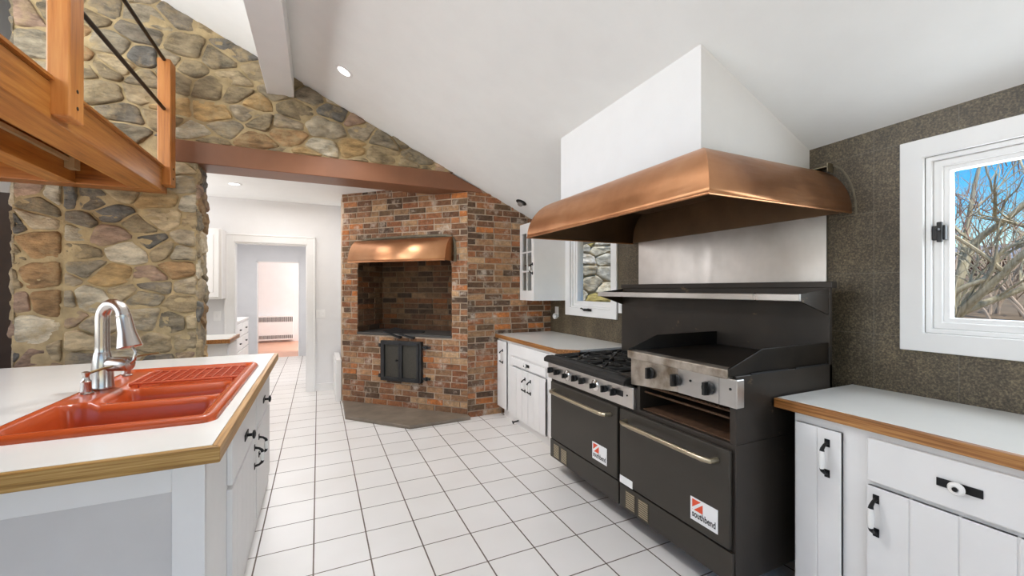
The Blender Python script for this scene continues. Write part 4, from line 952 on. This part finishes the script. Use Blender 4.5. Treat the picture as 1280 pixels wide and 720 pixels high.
# dark eyeball fixture
x, y = 2.0, 4.05; nrm = Vector((-.452, .03, -1)).normalized(); p = Vector((x, y, cz(x, y)))
t = thing('eyeball_spotlight', 'small black spotlight on the ceiling above the brick corner', 'spotlight', tuple(p))
mb = MB(); mb.lathe([(.06, -.01), (.06, .006), (.045, .01), (.04, .008), (.0, .008)], p, nrm, 24); mb.build('trim_ring', 'iron', t, smooth=True)
mb = MB(); mb.lathe([(.0, .0), (.028, .006), (.034, .02), (.028, .04), (.018, .045), (.0, .044)], p, (nrm + Vector((-.3, -.4, 0))).normalized(), 18); mb.build('lamp_ball', 'burnt_steel', t, smooth=True)
def plate(name, label, cat, org, du, n_, w, h, toggles, group=None):
    t = thing(name, label, cat, tuple(org), group); du = Vector(du); n_ = Vector(n_); o_ = Vector(org)
    def b3(mb, a0, a1, z0, z1, d0, d1):
        P = [o_ + du * a + n_ * d for a, d in ((a0, d0), (a1, d0), (a1, d1), (a0, d1))]; mb.hexa([q + Vector((0, 0, z0)) for q in P], [q + Vector((0, 0, z1)) for q in P])
    mb = MB(); b3(mb, -w / 2, w / 2, -h / 2, h / 2, 0, .006); mb.build('cover_plate', 'plate_white', t, bevel=.002)
    for a in toggles:
        mb = MB(); b3(mb, a - .012, a + .012, -.02, .02, .006, .011); mb.build('rocker', 'trim_white', t, bevel=.002)
    return t, b3
plate('light_switch', 'white double switch plate right of the cased doorway', 'switch', (-.018 + .05, 6.298, 1.06), (1, 0, 0), (0, -1, 0), .115, .115, (-.025, .025))
plate('power_outlet', 'white outlet plate on the far wall under the wall cabinet', 'outlet', (-1.15, 6.298, 1.06), (1, 0, 0), (0, -1, 0), .08, .12, (0,))
t, b3 = plate('power_outlet', 'white outlet with round plug-in device below the wall cabinet by the brick', 'outlet', (WX - .002, 4.16, 1.135), (0, 1, 0), (-1, 0, 0), .075, .12, ())
mb = MB(); mb.lathe([(.03, 0), (.034, .01), (.034, .03), (.024, .04), (.0, .042)], (WX - .008, 4.16, 1.085), (-1, 0, 0), 20); mb.build('plug_in', 'plate_white', t, smooth=True)
plate('power_outlet', 'white outlet plate just right of the small window', 'outlet', (WX - .002, 3.03, 1.235), (0, 1, 0), (-1, 0, 0), .07, .115, (0,))

# ------------------------------------------------------------------ rooms beyond
cab = thing('wall_cabinet', 'white wall cabinet seen past the stone pillar', 'cabinet', (-1.4, 6.15, 1.28))
mb = MB(); mb.box(-1.75, -1.05, 6.0, 6.298, 1.28, 2.125); mb.build('carcass', 'white_paint', cab, bevel=.003)
mb = MB(); mb.box(-1.74, -1.075, 5.98, 6.0, 1.3, 2.11); mb.box(-1.68, -1.13, 5.975, 5.985, 1.36, 2.05); mb.build('door', 'white_paint', cab, bevel=.006)
cab = thing('base_cabinet', 'white base cabinet standing behind the stone pillar', 'cabinet', (-1.3, 5.2, 0))
mb = MB(); mb.box(-2.0, -.83, 4.98, 5.5, .0, .858); mb.build('carcass', 'white_paint', cab, bevel=.003)
mb = MB(); mb.box(-.83, -.815, 5.0, 5.48, .1, .84); mb.build('side_panel', 'white_paint', cab, bevel=.004)
wt = thing('worktop', 'oak-edged white worktop behind the stone pillar', 'worktop', (-1.3, 5.2, .86))
mb = MB(); mb.box(-2.0, -.815, 4.95, 5.5, .862, .9); mb.build('slab', 'laminate', wt)
mb = MB(); mb.box(-2.0, -.795, 4.93, 4.95, .86, .9); mb.box(-.815, -.795, 4.95, 5.5, .86, .9); o = mb.build('edge_strip', 'oak_dark_y', wt, bevel=.003); o['label'] = 'oak edge strip'
cab = thing('hall_cabinet', 'white drawer cabinet along the hallway', 'cabinet', (-1.45, 8.1, 0))
mb = MB(); mb.box(-1.88, -1.15, 7.55, 8.75, 0, .87); mb.box(-1.89, -1.13, 7.53, 8.77, .87, .9); mb.build('carcass', 'white_paint', cab, bevel=.004)
for k in range(2):
    for z0, z1 in ((.1, .4), (.42, .62), (.64, .84)):
        mb = MB(); ya = 7.58 + k * .59; mb.box(-1.15, -1.132, ya, ya + .56, z0, z1); d = mb.build('drawer', 'white_paint', cab, bevel=.004)
        mb = MB(); mb.box(-1.132, -1.112, ya + .24, ya + .32, (z0 + z1) / 2 - .008, (z0 + z1) / 2 + .008); mb.build('pull', 'iron', d)
rad_ = thing('radiator', 'long white slotted radiator under the far white wall', 'radiator', (-1.0, 12.5, 0))
mb = MB(); mb.box(-1.9, -.6, 12.44, 12.59, .06, .70); mb.build('casing', 'trim_white', rad_, bevel=.006)
mb = MB()
for i in range(42): x = -1.86 + i * .03; mb.box(x, x + .014, 12.434, 12.442, .54, .665); mb.box(x, x + .014, 12.434, 12.442, .10, .19)
o = mb.build('slots', 'dark_iron', rad_); o['label'] = 'rows of dark vent slots'
hb = thing('low_heater', 'slim white panel heater by the brick fireplace edge', 'heater', (.25, 6.0, 0))
mb = MB(); mb.box(.2, .262, 5.6, 6.27, .0, .52); mb.build('casing', 'trim_white', hb, bevel=.006)
mb = MB(); mb.box(.19, .202, 5.62, 6.25, .06, .48); mb.build('front_panel', 'trim_white', hb, bevel=.003)

# ------------------------------------------------------------------ outdoors
mb = MB(); nx, ny = 40, 40; vs = []
for j in range(ny + 1):
    for i in range(nx + 1):
        x = 2.9 + 60 * (i / nx) ** 1.6; y = -25 + 70 * j / ny
        z = -.3 + .082 * (x - 3) + noise.noise(Vector((x * .25, y * .25, 0))) * .25 * min(1, (x - 2.9) / 4); z = z if x < 38 else z - (x - 38) * .06
        vs.append((x, y, z))
mb.add(vs, [(j * (nx + 1) + i, j * (nx + 1) + i + 1, (j + 1) * (nx + 1) + i + 1, (j + 1) * (nx + 1) + i) for j in range(ny) for i in range(nx)])
tag(mb.build('ground', 'hill', smooth=True), 'brown leaf-strewn hillside outside the right window', 'ground', kind='structure')
def gz(x, y): return -.3 + .082 * (x - 3) + noise.noise(Vector((x * .25, y * .25, 0))) * .25 * min(1, (x - 2.9) / 4)
mb = MB(); mb.box(-60, -2.95, -40, 60, -.5, -.3); tag(mb.build('lawn', 'hill'), 'brown winter lawn outside the added left windows', 'ground', kind='structure')
# garden wall beyond the small window
rng = random.Random(21); mb = MB(); mb.mi = 1; mb.box(2.75, 6.5, 5.05, 5.5, -.5, 3.0); mb.mi = 0
O = Vector((2.75, 5.05, 0)); bnd = (0, 3.6, .3, 3.0)
for c in voronoi(seeds_for(bnd, .42, .2, rng), 1.9, bnd):
    if len(c) > 2: stone(mb, c, O, Vector((1, 0, 0)), Vector((0, 0, 1)), Vector((0, -1, 0)), rng, bulge=.05, pal=[(214, 206, 190), (196, 190, 176), (222, 212, 190), (200, 180, 110), (186, 176, 156), (206, 198, 186)])
tag(mb.build('garden_wall', ['fieldstone', 'mortar_tan'], smooth=True, angle=55), 'pale outdoor fieldstone wall seen through the small window', 'wall', kind='structure')
# tree
rng = random.Random(3)
def branch(mb, p, d, L, r, depth):
    pts = [Vector(p)]; rs = [r]; n_ = 5; d = Vector(d).normalized()
    for i in range(n_):
        d = (d + Vector((rng.uniform(-1, 1), rng.uniform(-1, 1), rng.uniform(-.6, 1))) * .28).normalized()
        pts.append(pts[-1] + d * L / n_); rs.append(r * (1 - .75 * (i + 1) / n_) + .0012)
    mb.tube(pts, rs, 6 if depth > 1 else 4)
    if depth > 0:
        for k in range(3):
            i = rng.randint(1, n_); nd = (d + Vector((rng.uniform(-1, 1), rng.uniform(-1, 1), rng.uniform(-.5, 1.1)))).normalized()
            branch(mb, pts[i], nd, L * rng.uniform(.4, .75), rs[i] * .6 + .001, depth - 1)
tree = thing('bare_tree', 'bare gnarled tree with pale twisting branches outside the window', 'tree', (6.1, 2.3, gz(6.1, 2.3)))
limbs = [([(6.1, 2.3, .0), (6.08, 2.2, .55), (6.05, 2.08, .9), (6.0, 1.93, 1.16), (5.95, 1.75, 1.38), (5.9, 1.5, 1.7), (5.8, 1.15, 2.1)], .07),
         ([(6.08, 2.2, .5), (6.15, 2.06, 1.0), (6.15, 2.0, 1.45), (6.2, 1.88, 1.88), (6.2, 1.66, 2.1), (6.2, 1.3, 2.5)], .06),
         ([(6.05, 2.08, .9), (5.9, 1.96, 1.3), (5.88, 1.86, 1.42), (5.9, 1.71, 1.52), (5.9, 1.62, 1.75), (5.9, 1.45, 1.84), (5.9, 1.1, 1.9)], .032),
         ([(6.0, 1.93, 1.16), (6.1, 1.8, 1.25), (6.2, 1.6, 1.38), (6.2, 1.4, 1.5), (6.1, 1.0, 1.6)], .04),
         ([(6.15, 2.0, 1.45), (6.3, 1.98, 2.0), (6.3, 1.9, 2.6), (6.4, 1.8, 3.2)], .03)]
mb = MB()
for pts, r in limbs:
    P = [Vector(p) for p in pts]; sp_ = []
    for i in range(len(P) - 1):
        a, b_, c_, d_ = P[max(i - 1, 0)], P[i], P[i + 1], P[min(i + 2, len(P) - 1)]
        for k in range(5):
            t = k / 5; sp_.append(.5 * ((2 * b_) + (c_ - a) * t + (2 * a - 5 * b_ + 4 * c_ - d_) * t * t + (3 * b_ - a - 3 * c_ + d_) * t ** 3))
    sp_.append(P[-1]); mb.tube(sp_, [r * (1 - .72 * i / len(sp_)) for i in range(len(sp_))], 10)
    limbs_pts = sp_
    for i in range(7, len(sp_), 4):
        branch(mb, sp_[i], (rng.uniform(-.6, .6), rng.uniform(-1, .8), rng.uniform(-.1, 1)), rng.uniform(.4, .9), r * .3, 2)
mb.build('trunk', 'bark', tree, smooth=True)
mb = MB()
for i in range(55):
    p = Vector((rng.uniform(5.6, 6.8), rng.uniform(1.0, 2.6), rng.uniform(1.5, 3.2)))
    branch(mb, p, (rng.uniform(-.5, .5), rng.uniform(-.7, .7), rng.uniform(.0, 1)), rng.uniform(.25, .5), .005, 2)
o = mb.build('twigs', 'twig_red', tree); o['label'] = 'fine reddish twigs'
# thicket behind
spots = [(15, 5.6, 3.4), (17, 3.2, 3.6), (19, 7.4, 3.8), (14, 3.0, 3.0), (21, 5.2, 4.2), (23, 9.0, 4.4), (16, 4.4, 3.0), (25, 6.8, 4.6), (15, 1.0, 3.0), (18, -1.4, 3.4), (16, -4.0, 3.2), (21, 2.0, 4.0), (22, -3.0, 4.0)]
desc = ['first', 'second', 'third', 'fourth', 'fifth', 'sixth', 'seventh', 'eighth']
for k, (x, y, h) in enumerate(spots):
    mb = MB(); z = gz(x, y) - .1
    for s in range(6):
        branch(mb, (x + rng.uniform(-.7, .7), y + rng.uniform(-.9, .9), z), (rng.uniform(-.5, .5), rng.uniform(-.5, .5), 1.1), h * rng.uniform(.6, 1.0), .035, 2)
    tag(mb.build('bare_shrub', 'twig'), 'bare brown shrub in the thicket on the hillside behind the tree', 'shrub', 'thicket shrubs on the hillside')
hs = thing('house', 'distant low house with gray roof behind the bare tree', 'house', (36, 10, 2))
mb = MB(); mb.box(34, 38, 8.4, 12.5, 1.5, 3.1); mb.build('wall', 'house_brown', hs)
mb = MB(); mb.prism([(33.6, 3.05), (36, 4.0), (38.4, 3.05)], 'y', 8.0, 12.9); mb.build('roof', 'roof_gray', hs)
